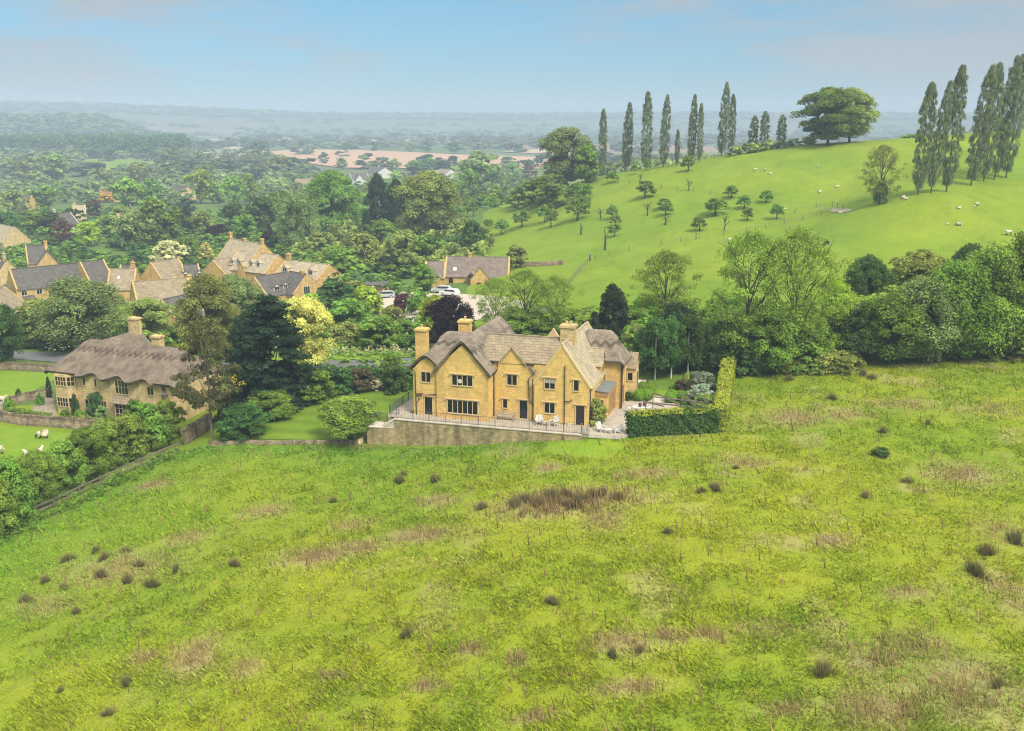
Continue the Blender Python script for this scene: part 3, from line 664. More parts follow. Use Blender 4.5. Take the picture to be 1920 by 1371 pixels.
m = MB(); m.slab([(.5, 2.82, 3.14), (2.06, 2.82, 3.04), (2.06, 7.497, 3.04), (.5, 7.497, 3.14)], .07); m.build('bay_roof', MT['lead'], house)
window(house, (.95, 2.96, .5), (1, 0), .5, 1.6, 1, MT['dress'])
window(house, (2.45, 8.3, 3.7), (0, 1), 1.1, 1.35, 3, MT['oak'], mull=.09); window(house, (2.45, 8.1, .2), (0, 1), 1.5, 2.1, 3, MT['oak'], mull=.09)
m = MB(); m.box(1.9, 3.5, 11.25, 13.3, -.3, 3.9); m.prism([(11.25, 3.9), (13.3, 3.9), (12.28, 5.15)], 3.2, 3.5, 'x'); m.build('porch_wall', MT['stone2'], house)
m = MB(); gable_roof(m, 11.0, 13.55, 1.7, 3.62, 3.75, 5.4, .12, 'x'); m.build('porch_roof', MT['slate'], house)
window(house, (3.5, 11.9, .9), (0, 1), .8, 2.3, 1, name='door', pane=MT['door']); window(house, (2.6, 11.25, 2.3), (1, 0), .55, .9, 1)
# rainwater pipes
for pts in ([(-18.75,-1.3,5.35),(-18.3,-1.15,4.75),(-18.24,-1.1,0)], [(-15.72,-1.05,5.2),(-15.72,-1.05,0)], [(-9.45,.2,6.0),(-9.5,.3,5.3),(-9.88,.38,4.75),(-9.9,.38,0)],
            [(-6.1,.35,4.5),(-6.05,.38,3.9),(-6.0,.38,2.2),(-5.5,.4,1.7)], [(-5.5,-.12,4.75),(-5.5,-.12,0)], [(-2.04,-.12,6.4),(-2.04,-.12,.0)], [(-2.04,-.12,2.55),(-1.45,-.12,2.55),(-1.25,-.12,2.8)],
            [(.72,5.2,3.95),(.72,.4,4.05),(.68,.06,3.9),(.68,.06,0)], [(2.55,7.42,5.2),(2.55,7.42,0)], [(2.4,8.0,5.6),(2.62,7.6,4.8),(2.62,7.6,.02)], [(.62,7.44,3.9),(.66,7.44,3.2)], [(-18.2,-1.08,2.35),(-17.5,-1.08,2.4)], [(-18.2,-1.1,2.15),(-15.9,-1.1,2.45)]):
    m = MB()
    for a, b in zip(pts[:-1], pts[1:]): m.tube(a, b, .052, None, 6)
    m.build('drainpipe', MT['iron'], house)
MB().box(-6.6, -5.5, .36, .5, 6.0, 6.1).build('gutter', MT['iron'], house); MB().box(-10.0, -9.4, .36, .5, 6.0, 6.1).build('gutter', MT['iron'], house)
m = MB(); m.box(-18.0, -17.9, -1.2, -1.0, 1.65, 1.85); m.build('wall_lamp', MT['iron'], house)

# ------------------------------------------------------------------ terrace, walls, railings
ter = MB()
ter.prism([(-19.3,-2.95),(.5,-2.72),(4.25,-2.35),(4.4,-1.9),(13.2,2.6),(12.6,11.3),(.2,11.3),(-19.3,-.9)], -.32, .0, 'z')
ter.build('terrace', MT['paving'], None, (HO[0], HO[1], 0), HR); tag(bpy.data.objects['terrace'], 'pale paved terrace round the house', kind='structure')
m = MB(); m.prism([(-21.35,-1.75),(-19.303,-1.75),(-19.303,7.5),(-21.35,7.5)], -.3, 0, 'z'); m.prism([(5.0,11.303),(6.85,11.303),(7.0,15.6),(5.2,15.6)], -.3, .02, 'z'); m.prism([(2.3,11.303),(3.9,11.303),(3.9,14.9),(2.3,14.9)], -.3, .01, 'z')
tag(m.build('terrace_path', MT['paving'], None, (HO[0], HO[1], 0), HR), 'pale paved side terrace and garden path', kind='structure')
rw = empty('retaining_wall', (HO[0], HO[1], 0), HR, 'stained rubble stone wall holding up the front of the terrace', 'wall')
m = MB(); m.prism([(-19.9,-3.35),(.5,-3.05),(.5,-2.722),(-19.303,-2.955),(-19.303,-1.753),(-19.9,-1.753)], -4.5, -.06, 'z')
m.prism([(-22.9,-3.9),(-19.903,-3.35),(-19.903,-1.75),(-22.9,-1.75)], -4.5, -1.0, 'z'); m.prism([(-21.3,-1.747),(-20.98,-1.747),(-20.98,7.4),(-21.3,7.4)], -4.5, -.303, 'z')
m.build('wall', MT['retain'], rw)
m = MB(); m.prism([(-19.95,-3.42),(.5,-3.12),(.5,-2.66),(-19.95,-2.93)], -.06, .03, 'z'); m.build('coping', MT['paving'], rw)
m = MB()
for k in range(6):
    z1 = -1.0 + .166 * (k + 1); x1 = -21.3 + k * .24
    if k < 6: m.prism([(x1, -3.5 - .0), (-19.905, -3.28), (-19.905, -1.757), (x1, -1.757)], -1.0 if k == 0 else z1 - .166, z1 - .003, 'z')
m.prism([(-22.98,-3.98),(-21.303,-3.66),(-21.303,-1.72),(-22.98,-1.72)], -.997, -.94, 'z'); m.build('steps', MT['paving'], rw)
def railing(name, pts, label, group=None, h=1.0, gap=.17, mesh=False):
    root = empty(name, (HO[0], HO[1], 0), HR, label, 'railing', group); b = MB()
    for (a, b_) in zip(pts[:-1], pts[1:]):
        a = Vector(a); b_ = Vector(b_); L = (b_ - a).length; d = (b_ - a) / L
        b.bar(a + Vector((0, 0, h)), b_ + Vector((0, 0, h)), .045, .03); b.bar(a + Vector((0, 0, .1)), b_ + Vector((0, 0, .1)), .035, .025)
        n = int(L / gap)
        for k in range(1, n): q = a + d * L * k / n; b.bar(q + Vector((0, 0, .1)), q + Vector((0, 0, h)), .017)
        npst = max(1, round(L / 1.9))
        for k in range(npst + 1):
            q = a + d * L * k / npst
            if k == npst and b_ is not pts[-1] and (a is None): continue
            MB().bar(q, q + Vector((0, 0, h + .05)), .05).build('post', MT['rail'], root)
    b.build('bars', MT['rail'], root); return root
railing('railing', [(-21.1,-3.35,-.95),(-19.7,-3.12,.03),(.4,-2.87,.03)], 'thin iron railing along the front edge of the terrace', None)
railing('railing', [(-21.15,7.3,0),(-21.15,-1.7,0),(-20.1,-1.62,0)], 'iron railing climbing the left side of the terrace', None, gap=.12)
railing('railing', [(-22.8,-3.85,-.95),(-22.8,-1.8,-.95),(-21.4,-1.8,-.95)], 'dark iron railing round the low landing beside the steps', None, gap=.12)
g = empty('garden_gate', wuv(.45, -2.8), HR, 'small grey slatted wooden gate at the right end of the railing', 'gate')
m = MB()
for k in range(5): m.box(.02 + k * .13, .1 + k * .13, -.02, .02, .05, .95 - .06 * abs(k - 2))
m.build('pickets', MT['greywood'], g)
MB().box(-.1, 0, -.05, .05, 0, 1.15).build('post', MT['greywood'], g); MB().box(.68, .78, -.05, .05, 0, 1.15).build('post', MT['greywood'], g)
# steps at the back and their handrail
st = MB()
for k in range(5): st.box(2.35, 3.95, 14.903 + k * .32, 17.4, -.3 if k == 0 else .17 * k, .17 * (k + 1) - .004)
tag(st.build('garden_steps', MT['paving'], None, (HO[0], HO[1], 0), HR), 'flight of pale stone steps by the right end of the house', 'steps')
m = MB(); m.bar((4.1, 14.9, 1.0), (4.1, 16.9, 1.9), .06)
for k in range(4): m.bar((4.1, 14.9 + k * .66, .0), (4.1, 14.9 + k * .66, 1.0 + k * .3), .05)
tag(m.build('handrail', MT['iron'], None, (HO[0], HO[1], 0), HR), 'dark iron handrail beside the stone steps', 'handrail')

# ------------------------------------------------------------------ garden furniture
def adirondack(loc, rz, label):
    t = empty('garden_chair', loc, rz, label, 'chair', 'white garden chairs on the terrace'); wm = MT['white']
    s = MB()
    for k in range(5): s.slab([(-.28, -.3 + k*.12, .36 - k*.022), (.28, -.3 + k*.12, .36 - k*.022), (.28, -.2 + k*.12, .345 - k*.022), (-.28, -.2 + k*.12, .345 - k*.022)], .025)
    s.build('seat', wm, t)
    b = MB()
    for k in range(5):
        x = -.26 + k * .13; hgt = .98 - abs(k - 2) * .07; b.bar((x, .28, .26), (x * 1.15, .58, hgt), .10, .022)
    b.build('backrest', wm, t)
    for sx in (-1, 1):
        MB().box(sx * .36 - .07, sx * .36 + .07, -.38, .4, .55, .58).build('armrest', wm, t)
        MB().box(sx * .33 - .03, sx * .33 + .03, -.36, -.27, 0, .548).build('leg', wm, t)
        MB().bar((sx * .32, -.27, .34), (sx * .32, .66, .02), .03, .1).build('leg', wm, t)
    return t
adirondack(wuv(-4.6, -.75), HR + R(15), 'white slatted garden chair left of the low table, below the two-light window')
adirondack(wuv(-3.0, -.75), HR - R(20), 'white slatted garden chair right of the low table, below the two-light window')
adirondack(wuv(2.15, -1.3), HR + R(50), 'white slatted garden chair beside the flowering bush')
adirondack(wuv(3.75, -1.2), HR - R(60), 'white slatted garden chair against the end of the hedge')
def low_table(loc, rz, label, w=.7, d=.5, h=.42):
    t = empty('low_table', loc, rz, label, 'table', 'low white tables on the terrace')
    MB().box(-w/2, w/2, -d/2, d/2, h - .04, h).build('tabletop', MT['white'], t)
    for x in (-1, 1):
        for y in (-1, 1): MB().box(x*(w/2-.06)-.025, x*(w/2-.06)+.025, y*(d/2-.06)-.025, y*(d/2-.06)+.025, 0, h - .04).build('leg', MT['white'], t)
low_table(wuv(-3.8, -.95), HR, 'low white table between two garden chairs by the house wall')
low_table(wuv(2.95, -1.55), HR, 'low white table between chairs beside the hedge')
bn = empty('garden_bench', wuv(-8.4, -.05), HR, 'weathered pale wooden bench against the wall beside the glazed door', 'bench')
m = MB()
for k in range(4): m.box(-.95, .95, -.42 + k * .12, -.33 + k * .12, .42, .45)
m.build('seat', MT['greywood'], bn)
m = MB(); m.box(-.95, .95, .1, .14, .82, .9); m.box(-.95, .95, .1, .14, .5, .56)
for k in range(14): m.box(-.9 + k * .136, -.87 + k * .136, .105, .135, .56, .82)
m.build('backrest', MT['greywood'], bn)
for x in (-.93, .93):
    MB().box(x - .035, x + .035, -.42, -.35, 0, .66).build('leg', MT['greywood'], bn); MB().box(x - .035, x + .035, .08, .15, 0, .86).build('leg', MT['greywood'], bn); MB().box(x - .04, x + .04, -.45, .1, .66, .69).build('armrest', MT['greywood'], bn)
dt = empty('dining_table', wuv(5.2, 6.3), HR + R(8), 'long white dining table on the patio behind the hedge', 'table')
MB().box(-1.1, 1.1, -.45, .45, .72, .76).build('tabletop', MT['white'], dt)
for x in (-.95, .95):
    for y in (-.35, .35): MB().box(x - .04, x + .04, y - .04, y + .04, 0, .72).build('leg', MT['white'], dt)
for k, (x, y, lb) in enumerate([(-.3, -.1, 'dark round pot on the dining table, the nearer of two'), (.15, .2, 'dark round pot on the dining table, the farther of two')]):
    q = HO + (5.2 + x) * HU + (6.3 + y) * HV; m = MB(); m.tube((0, 0, 0), (0, 0, .16), .1, .16, 10); m.sphere((0, 0, .28), .2, .2, .2); tag(m.build('table_pot', plain_mat('dark_pot', (.12,.05,.06)), None, (q[0], q[1], .76)), lb, 'plant pot')
def dchair(u, v, rz, label):
    t = empty('dining_chair', wuv(u, v), HR + rz, label, 'chair', 'white dining chairs round the patio table')
    MB().box(-.24, .24, -.24, .24, .42, .46).build('seat', MT['white'], t); b = MB(); b.box(-.24, .24, .2, .24, .8, .9)
    for k in range(5): b.box(-.22 + k * .1, -.19 + k * .1, .205, .235, .46, .8)
    b.build('backrest', MT['white'], t)
    for x in (-.21, .21):
        for y in (-.21, .21): MB().box(x - .02, x + .02, y - .02, y + .02, 0, .42).build('leg', MT['white'], t)
dchair(3.75, 6.5, R(95), 'white dining chair at the left end of the patio table')
dchair(4.6, 7.15, R(5), 'white dining chair at the far left side of the patio table')
dchair(5.8, 7.1, R(-5), 'white dining chair at the far right side of the patio table')
pg = empty('pergola', wuv(8.2, 5.2), HR, 'weathered timber pergola with crossing beams over the patio', 'pergola')
for a, b in (((-2.6,-1.6),(3.6,-1.9)), ((-2.3,.9),(4.1,.2)), ((-2.0,2.6),(1.8,-2.4)), ((.6,2.9),(3.9,-2.2)), ((-2.9,-.9),(-.3,-2.5)), ((1.4,2.9),(4.4,1.0))):
    MB().bar((a[0], a[1], 2.05), (b[0], b[1], 2.05), .10, .12).build('beam', MT['oldwood'], pg)
for x, y in ((-2.3,-1.5),(3.4,-1.7),(-1.9,.85),(3.9,.3)): MB().bar((x, y, 0), (x, y, 2.0), .1).build('post', MT['oldwood'], pg)
for k, (u, v, lb) in enumerate([(-1.35,-.35,'small white planter by the dark door'), (-9.55,-.3,'small stone planter in the corner beside the bench')]):
    m = MB(); m.box(-.2, .2, -.14, .14, 0, .26); tag(m.build('planter', MT['white'] if k == 0 else MT['dress'], None, wuv(u, v), HR), lb, 'planter')
    
# ------------------------------------------------------------------ thatched cottage on the left
CA = R(-22); CO = (-56.2, 123.5); CZ = -6.1
cot = empty('thatched_cottage', (CO[0], CO[1], CZ), CA, 'long pale stone cottage with a sweeping brown thatched roof', 'house')
S2 = MT['stone2']
m = MB(); m.box(-.6, 13.6, 0, 8.6, -1.5, 5.5); m.box(-3.6, -.603, .6, 8.6, -1.5, 5.5); m.build('wall', S2, cot)
m = MB(); m.prism([(-3.6, .597), (-3.6, -.2), (-3.0, -.9), (-1.1, -.9), (-.3, -.2), (-.3, .597)], -1.5, 5.2, 'z'); m.build('bay_wall', S2, cot)
m = MB(); m.prism([(13.603, .3), (14.9, -.3), (16.3, 1.2), (16.3, 8.0), (13.603, 8.0)], -1.5, 5.2, 'z'); m.build('wall', S2, cot)
def wavec(X): return .35 * np.cos((X - .9) * 2 * math.pi / 4.1) * (X > .5) * (X < 13) + .05
def bayx(X, Y, z): return z
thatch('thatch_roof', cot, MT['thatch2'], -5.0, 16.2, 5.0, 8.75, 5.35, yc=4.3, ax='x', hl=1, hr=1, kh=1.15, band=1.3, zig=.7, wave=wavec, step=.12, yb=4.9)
thatch('thatch_roof', cot, MT['thatch2'], 6.0, 13.2, 2.6, 8.4, 5.9, yc=-1.4, ax='y', band=0, hr=0)
chimney(cot, -1.4, 12.4, 1.4, 1.1, 5.0, 10.3, S2, 0); chimney(cot, 8.6, 5.6, 1.25, 1.0, 6.0, 9.9, S2, 0)
dz = MT['dress']
for z in (.95, 3.75):
    window(cot, (-2.9, -.9, z), (1, 0), 1.75, 1.15, 4, dz, rows=2, sur=.08)
    d = Vector((.8, .7, 0)).normalized(); window(cot, (-1.02, -.83, z), (d.x, d.y), .85, 1.15, 2, dz, rows=2, sur=.08)
    d = Vector((.6, -.7, 0)).normalized(); window(cot, (-3.55, -.27, z), (d.x, d.y), .72, 1.15, 2, dz, rows=2, sur=.08)
window(cot, (.9, 0, 3.9), (1, 0), .35, 1.0, 1, dz); window(cot, (2.75, 0, 3.85), (1, 0), .35, 1.0, 1, dz); window(cot, (6.2, 0, 3.35), (1, 0), 2.0, 1.75, 4, dz, rows=2, sur=.09); window(cot, (11.4, 0, 3.7), (1, 0), .9, 1.0, 2, dz)
window(cot, (3.6, 0, .9), (1, 0), .8, 1.1, 2, dz); window(cot, (.9, 0, .9), (1, 0), .5, 1.1, 1, dz); window(cot, (11.5, 0, .8), (1, 0), 1.2, 1.2, 3, dz)
window(cot, (6.3, -.42, .12), (1, 0), 2.3, 2.1, 4, MT['dress'], name='glazed_door', rows=3)
m = MB(); m.box(6.1, 8.8, -.41, -.004, -.2, 2.32); m.build('porch_wall', S2, cot)
m = MB(); m.slab([(5.85, -.85, 2.25), (9.05, -.85, 2.25), (8.5, .1, 3.25), (6.3, .1, 3.25)], .14); m.build('porch_roof', MT['slate'], cot)
m = MB(); m.slab([(14.0, -.75, 4.05), (16.6, .75, 4.05), (15.9, 2.4, 5.2), (13.6, .6, 5.3)], .16); m.build('porch_roof', MT['slate_dk'], cot)
window(cot, (13.75, .22, .3), (.9, -.42), .8, 1.8, 1, dz, name='door', pane=MT['door'])

def ridge_at(px, py, h):
    r = ray(px, py); t = np.linspace(150, 1500, 2700); P = np.array([0, 0, CAMH])[None] + r[None] * t[:, None]
    b = P[:, 2] < zf(P[:, 0], P[:, 1]) + h; return P[int(np.argmax(b))]
# ------------------------------------------------------------------ houses of the village
def village_house(name, label, p, q, zr, zg, hw, he, wall, roof, wins=(), dorm=(), chim=(), back=None, gables=(), name2='village_house', group='stone houses of the village', skyl=()):
    """p, q: ends of the ridge (as seen in the photograph) at height zr; zg ground, hw half width, he height of the eaves above ground"""
    if zr is None:      # the ridge stands zg metres above the ground there
        hh = zg; P, Q = ridge_at(*p, hh), ridge_at(*q, hh); zr = (P[2] + Q[2]) / 2; zg = zr - hh
    else: zr += .9; he -= (.25 if 'row' not in name else 0); P = atz(*p, zr); Q = atz(*q, zr)
    d = Q - P; L = math.hypot(d[0], d[1]); ang = math.atan2(d[1], d[0]); c = (P + Q) / 2
    o = empty(name2, (c[0], c[1], zg), ang, label, 'house', group); H = zr - zg; x0, x1 = -L / 2, L / 2
    m = MB(); gable_wall(m, -hw, hw, x0, x1, -4, he, H - .18, ax='x'); m.build('wall', wall, o)
    k = (H - he) / hw; e = .25
    m = MB(); gable_roof(m, -hw - e, hw + e, x0 + .14, x1 - .14, he - e * k, H, .16, 'x'); m.box(x0 + .1, x1 - .1, -.13, .13, H - .06, H + .07); m.build('roof', roof, o)
    for xx in (x0, x1 - .25):
        m = MB()
        for s in (-1, 1): m.slab([(xx - .05, s * (hw + .1), he + .02), (xx + .3, s * (hw + .1), he + .02), (xx + .3, 0, H + .12), (xx - .05, 0, H + .12)], .14)
        m.build('coping', wall, o)
    for wd in wins:
        side, pos, z0, w, h, n = wd[:6]; fm = MT['white'] if len(wd) < 7 else wd[6]
        pt, dr = {'f': ((pos - w/2, -hw, z0), (1, 0)), 'l': ((x0, -pos + w/2, z0), (0, -1)), 'r': ((x1, pos - w/2, z0), (0, 1))}[side]
        window(o, pt, dr, w, h, n, fm, sur=.1, proud=.07)
    for (x, zz, w) in dorm:
        yf = -hw + (zz - he) / k + .1 if k else -hw; yf -= .2
        m = MB(); m.prism([(x - w/2, zz), (x + w/2, zz), (x + w/2, zz + .95), (x, zz + 1.45), (x - w/2, zz + .95)], yf, yf + 2.2); dd = m.build('dormer', MT['white'], o)
        m = MB(); gable_roof(m, x - w/2 - .22, x + w/2 + .22, yf - .12, yf + 2.6, zz + .85, zz + 1.66, .09); m.build('dormer_roof', roof, dd)
        window(o, (x - w/2 + .16, yf, zz + .16), (1, 0), w - .32, .78, 2, MT['white'], sur=.05, mull=.06)
    for (x, y, w, top, pots) in chim: chimney(o, x, y, w, .7, H - abs(y) * k - 1.0, H + top, wall, pots)
    for (x, w, out, zz, ze2) in gables:
        m = MB(); m.prism([(x - w/2, -4), (x + w/2, -4), (x + w/2, ze2), (x, zz - .15), (x - w/2, ze2)], -hw - out, 0); gg = m.build('gable', wall, o)
        m = MB(); gable_roof(m, x - w/2 - .2, x + w/2 + .2, -hw - out - .1, 0, ze2 - .2, zz, .12); m.build('gable_roof', roof, gg)
    for (x, t, w, h) in skyl:
        y = -hw * (1 - t); z = he + k * hw * t + .04; m = MB(); m.slab([(x, y, z), (x + w, y, z), (x + w, y + h * .7, z + h * .7 * k), (x, y + h * .7, z + h * .7 * k)], .06); m.build('skylight', MT['white'], o)
    return o, L
SV = MT['stone3']; DK = MT['slate_dk']
# long terrace at the left
village_house('row','long stone row house with a speckled dark slate roof and white windows', (17,505),(148,493), -3, -10.8, 3.6, 4.5, SV, DK,
    wins=[('f',-6.2,2.9,1.1,1.1,2),('f',-2.9,2.9,1.1,1.1,2),('f',.6,2.9,1.1,1.1,2),('f',3.9,2.9,1.1,1.1,2),('f',6.6,2.9,1.1,1.1,2),('f',-5.9,.6,1.0,1.0,2),('f',-2.6,.6,1.6,1.0,3),('f',1.0,.6,1.0,1.9,1)], gables=[])
bpy.context.view_layer.update()
rowh = bpy.data.objects['village_house']
for x in (-5.4, .6):
    m = MB(); m.slab([(x - 1.3, -4.7, 2.1), (x + 1.3, -4.7, 2.1), (x + 1.3, -3.55, 2.9), (x - 1.3, -3.55, 2.9)], .1); m.box(x - 1.15, x - 1.05, -4.6, -4.5, -1, 2.02); m.box(x + 1.05, x + 1.15, -4.6, -4.5, -1, 2.02); m.build('porch_roof', DK, rowh)
m = MB(); m.box(-11.2, -9.0, -2.4, -.6, -4, 4.4); m.build('side_porch', SV, rowh); m = MB(); m.slab([(-11.4, -2.7, 4.5), (-8.9, -2.7, 5.6), (-8.9, -.4, 5.6), (-11.4, -.4, 4.5)], .12); m.build('porch_roof', DK, rowh)
village_house('row2','grey slate house joined to the right end of the long row', (149,491),(194,486), -2.5, -10.8, 3.9, 4.7, SV, DK, wins=[('f',0,2.9,1.1,1.1,2)])
village_house('up','small stone house with a sharp gable standing above the long row', (47,461),(86,459), -4.4, -11.5, 3.7, 3.6, SV, MT['slate_dk'], chim=[(2.6,0,.9,1.1,0)], wins=[('f',2.2,1.6,1.0,1.0,2)], gables=[(2.4,5.6,2.6,6.9,3.2)])
village_house('far','grey stone house with a slim chimney at the left edge', (2,487),(14,489), -4.0, -11.5, 4.2, 3.6, MT['stone2'], DK, chim=[(0,0,.8,1.8,1)])
village_house('corner','stone house end with a brown roof cut by the left edge', (-40,560),(6,537), -4.0, -10.6, 4.6, 3.9, SV, MT['slate'])
village_house('lane','low brown roofed house behind the row, half hidden by a willow', (205,504),(256,503), -4.2, -10.6, 4.4, 3.2, SV, MT['slate'], skyl=[(-1,.5,.6,.9)])
village_house('barn1','stone house with a plain front gable and brown slate roof', (247,528),(352,520), -3.6, -10.2, 4.6, 3.2, SV, MT['slate'], wins=[('l',1.0,2.6,1.1,1.3,2),('l',-2.3,2.4,1.0,.8,2)], chim=[(6.2,0,.8,.5,0)])
village_house('barn2','stone cottage with a steep dark slate roof behind the pine', (301,562),(358,550), -4.2, -10.0, 3.9, 3.0, SV, DK)
village_house('hd','stone house with a tall slate roof beside the cream flowering tree', (281,492),(334,484), -3.2, -10.6, 4.0, 4.2, SV, MT['slate'], dorm=[(2.6,4.6,1.6)], gables=[(0.6,3.0,.8,5.6,4.4)])
village_house('he','low slate roofed house with two white dormers', (340,497),(372,495), -4.6, -10.6, 4.0, 3.0, SV, MT['slate_dk'], dorm=[(-1.6,4.1,1.5),(1.7,4.1,1.5)])
village_house('hx','small stone house with a pyramid-like roof left of the cream tree', (226,497),(248,497), -4.4, -10.8, 4.2, 3.4, SV, DK, chim=[(1.6,0,.9,.7,1)])
village_house('manor','broad stone manor roof with three chimneys at the back of the village', (432,447),(494,457), -.6, -10.2, 5.2, 5.0, SV, MT['slate_lt'], chim=[(-8.2,0,.9,1.5,1),(-1,0,.8,.6,0),(7.6,0,.9,1.2,0)])
village_house('maneast','stone house with five white dormers below the manor', (447,470),(522,478), -2.9, -10.2, 4.6, 4.4, SV, MT['slate_lt'],
    dorm=[(-6.2,5.2,1.3),(-3.7,5.3,1.3),(.9,5.3,1.3),(3.6,5.3,1.3)], gables=[(-1.2,2.2,.35,6.3,5.2)], wins=[('f',-1.2,4.2,1.0,.9,2,MT['oak'])])
village_house('manwest','lower stone wing with one white dormer beside the purple bush', (398,488),(446,480), -4.6, -10.2, 4.0, 3.4, SV, MT['slate'], dorm=[(-.2,4.1,1.4)])
village_house('eastwing','stone house with a pale slate roof, plain end gable and tall chimney', (536,487),(618,496), -4.1, -10.0, 4.4, 3.8, SV, MT['slate_lt'], dorm=[(-4.6,4.4,1.6),(4.3,4.4,1.6)], chim=[(-6.6,0,1.3,1.6,1)], gables=[(-2.0,2.6,.6,5.3,4.2)], wins=[('r',-.6,3.0,.5,1.0,1,MT['oak'])])
village_house('front','stone house with a dark slate roof and three white dormers', (476,520),(540,509), -4.4, -9.9, 3.9, 2.6, SV, DK, dorm=[(-1.6,3.1,1.9),(1.2,3.2,1.3),(3.2,3.3,1.3)])
village_house('front2','short dark roofed house whose gable has a tall white window', (541,508),(577,514), -4.3, -9.9, 4.2, 2.6, SV, DK, wins=[('r',-.5,2.0,1.6,1.7,3)], chim=[(1.6,.0,.9,.6,0)])
# bungalow with the gravel yard
bg_, L_ = village_house('bung','long low stone house with a brown slate roof beside the gravel yard', (837,481),(956,482), -1.3, -6.9, 4.6, 2.75, SV, MT['slate_br'], chim=[(-1.9,0,.7,.9,0)],
    gables=[(1.3,4.4,4.6,5.4,2.6)], wins=[('f',-6.0,.8,1.0,1.3,1,MT['oak'])], skyl=[(-5.6,.28,.8,1.1)], name2='slate_bungalow', group=None)
bg_['label'] = 'long low stone house with a brown slate roof beside the gravel yard'
m = MB(); m.box(-1.9, -.95, -6.2, -4.803, 0, 2.6); m.build('porch_wall', MT['stone3'], bg_); pf = MB()
for x in (-2.0, .2): pf.bar((x, -7.6, 0), (x, -7.6, 2.5), .16)
pf.bar((-2.2, -7.6, 2.4), (-.9, -7.6, 3.9), .15); pf.bar((.4, -7.6, 2.4), (-.9, -7.6, 3.9), .15); pf.bar((-2.2, -7.6, 2.4), (.4, -7.6, 2.4), .15); pf.bar((-.9, -7.6, 2.4), (-.9, -7.6, 3.9), .1)
pf.build('timber_porch', MT['oldwood'], bg_); m = MB(); gable_roof(m, -2.35, .55, -7.4, -4.2, 2.35, 3.95, .1); m.build('porch_roof', MT['slate'], bg_)
window(bg_, (.6, -9.4, .7), (1, 0), .9, 1.1, 1, MT['oak']); window(bg_, (2.3, -9.4, .7), (1, 0), .8, .9, 1, MT['brick'])
village_house('bungl','lower slate roofed wing at the left end of the bungalow', (798,490),(836,490), -2.2, -6.9, 4.4, 2.5, SV, MT['slate_br'], gables=[(.3,2.2,.6,3.5,2.6)])
gr = empty('garage', tuple(hit(702, 556)), R(-4), 'small flat roofed stone and timber garage beside the silver car', 'garage')
MB().box(-2.4, 2.4, 0, 5, -1, 2.5).build('wall', MT['stone3'], gr); MB().box(-2.6, 2.6, -.3, 5.2, 2.503, 2.7).build('roof', DK, gr); MB().box(-1.9, .9, -.08, -.005, 0, 2.1).build('door', MT['greywood'], gr)
MB().tube((2.2, .4, 2.7), (2.2, .4, 5.2), .05).build('flue', MT['iron'], gr)
# more roofs among the far trees
for lb, p, q, zr_, zg_, hw, he, wl, rf, kw in [
 ('small far house with a grey slate roof at the left edge of the village', (22,364),(60,365), None,8,4.5,3.2,SV,DK,{}),
 ('pale gabled cottage among the trees below the round dark oak', (92,402),(132,398), None,8,4.5,3.0,MT['white'],DK,dict(chim=[(-3,0,1,1.8,1)])),
 ('steep tiled house end with a chimney beside the yellow tree', (136,385),(160,384), None,8,5,3.4,MT['stone2'],MT['slate_lt'],dict(chim=[(-2,0,1,1,1)])),
 ('long orange roofed barn behind the bright yellow tree', (186,354),(220,353), None,8,5,3,SV,MT['brick'],{}),
 ('pale house behind the tall green trees right of the yellow tree', (325,347),(352,350), None,8,5,3.4,MT['stone2'],DK,{}),
 ('tawny roofed cottage under trees at the far left edge', (-6,420),(28,424), None,8,4.6,3.0,MT['stone2'],MT['slate_lt'],{}),
 ('small brown roofed house half hidden behind the big oak', (218,400),(246,398), None,8,4.4,3,SV,MT['slate'],{}),
 ('pale thatch-coloured roof among trees near the village centre', (478,373),(520,371), None,8,5,3.2,MT['stone2'],MT['gravel'],{}),
 ('white walled house with a grey slate roof, leftmost of the far cluster', (595,320),(632,322), None,9,6,4.0,MT['stone2'],DK,{}),
 ('white gabled house in the middle of the far cluster', (655,325),(688,324), None,9,6,4.0,MT['white'],DK,dict(gables=[(-2,6,2,8,4.4)])),
 ('red roofed low house in front of the far cluster', (555,335),(590,335), None,8,5,3.0,SV,MT['slate'],{}),
 ('far house with a tall grey hipped roof and white gable', (700,312),(722,315), None,9,8,4.2,MT['white'],DK,dict(chim=[(-1,0,1.6,1.4,0)])),
 ('far house with a tiled roof and cream gable on the right', (800,319),(822,319), None,9,6,4,MT['stone2'],MT['slate_lt'],{}),
 ('cream walled far house with a white gable beside the tiled one', (826,316),(846,318), None,9,6,4.4,MT['white'],MT['slate'],{})]:
    village_house("x", lb, p, q, zr_, zg_, hw, he, wl, rf, **kw)
def barn(px, py, L, label):
    P = hit(px, py); o = empty('farm_building', tuple(P), R(4), label, 'barn'); m = MB(); m.prism([(-11, -2), (11, -2), (11, 5), (0, 8), (-11, 5)], -L/2, L/2, 'x'); m.build('wall', MT['stone2'], o)
    m = MB(); gable_roof(m, -11.8, 11.8, -L/2 - 1, L/2 + 1, 5.1, 8.6, .4, 'x'); m.build('roof', MT['lead'], o)
barn(442, 291, 62, 'long pale roofed farm sheds on the plain'); barn(419, 297, 30, 'smaller pale shed left of the long farm sheds')
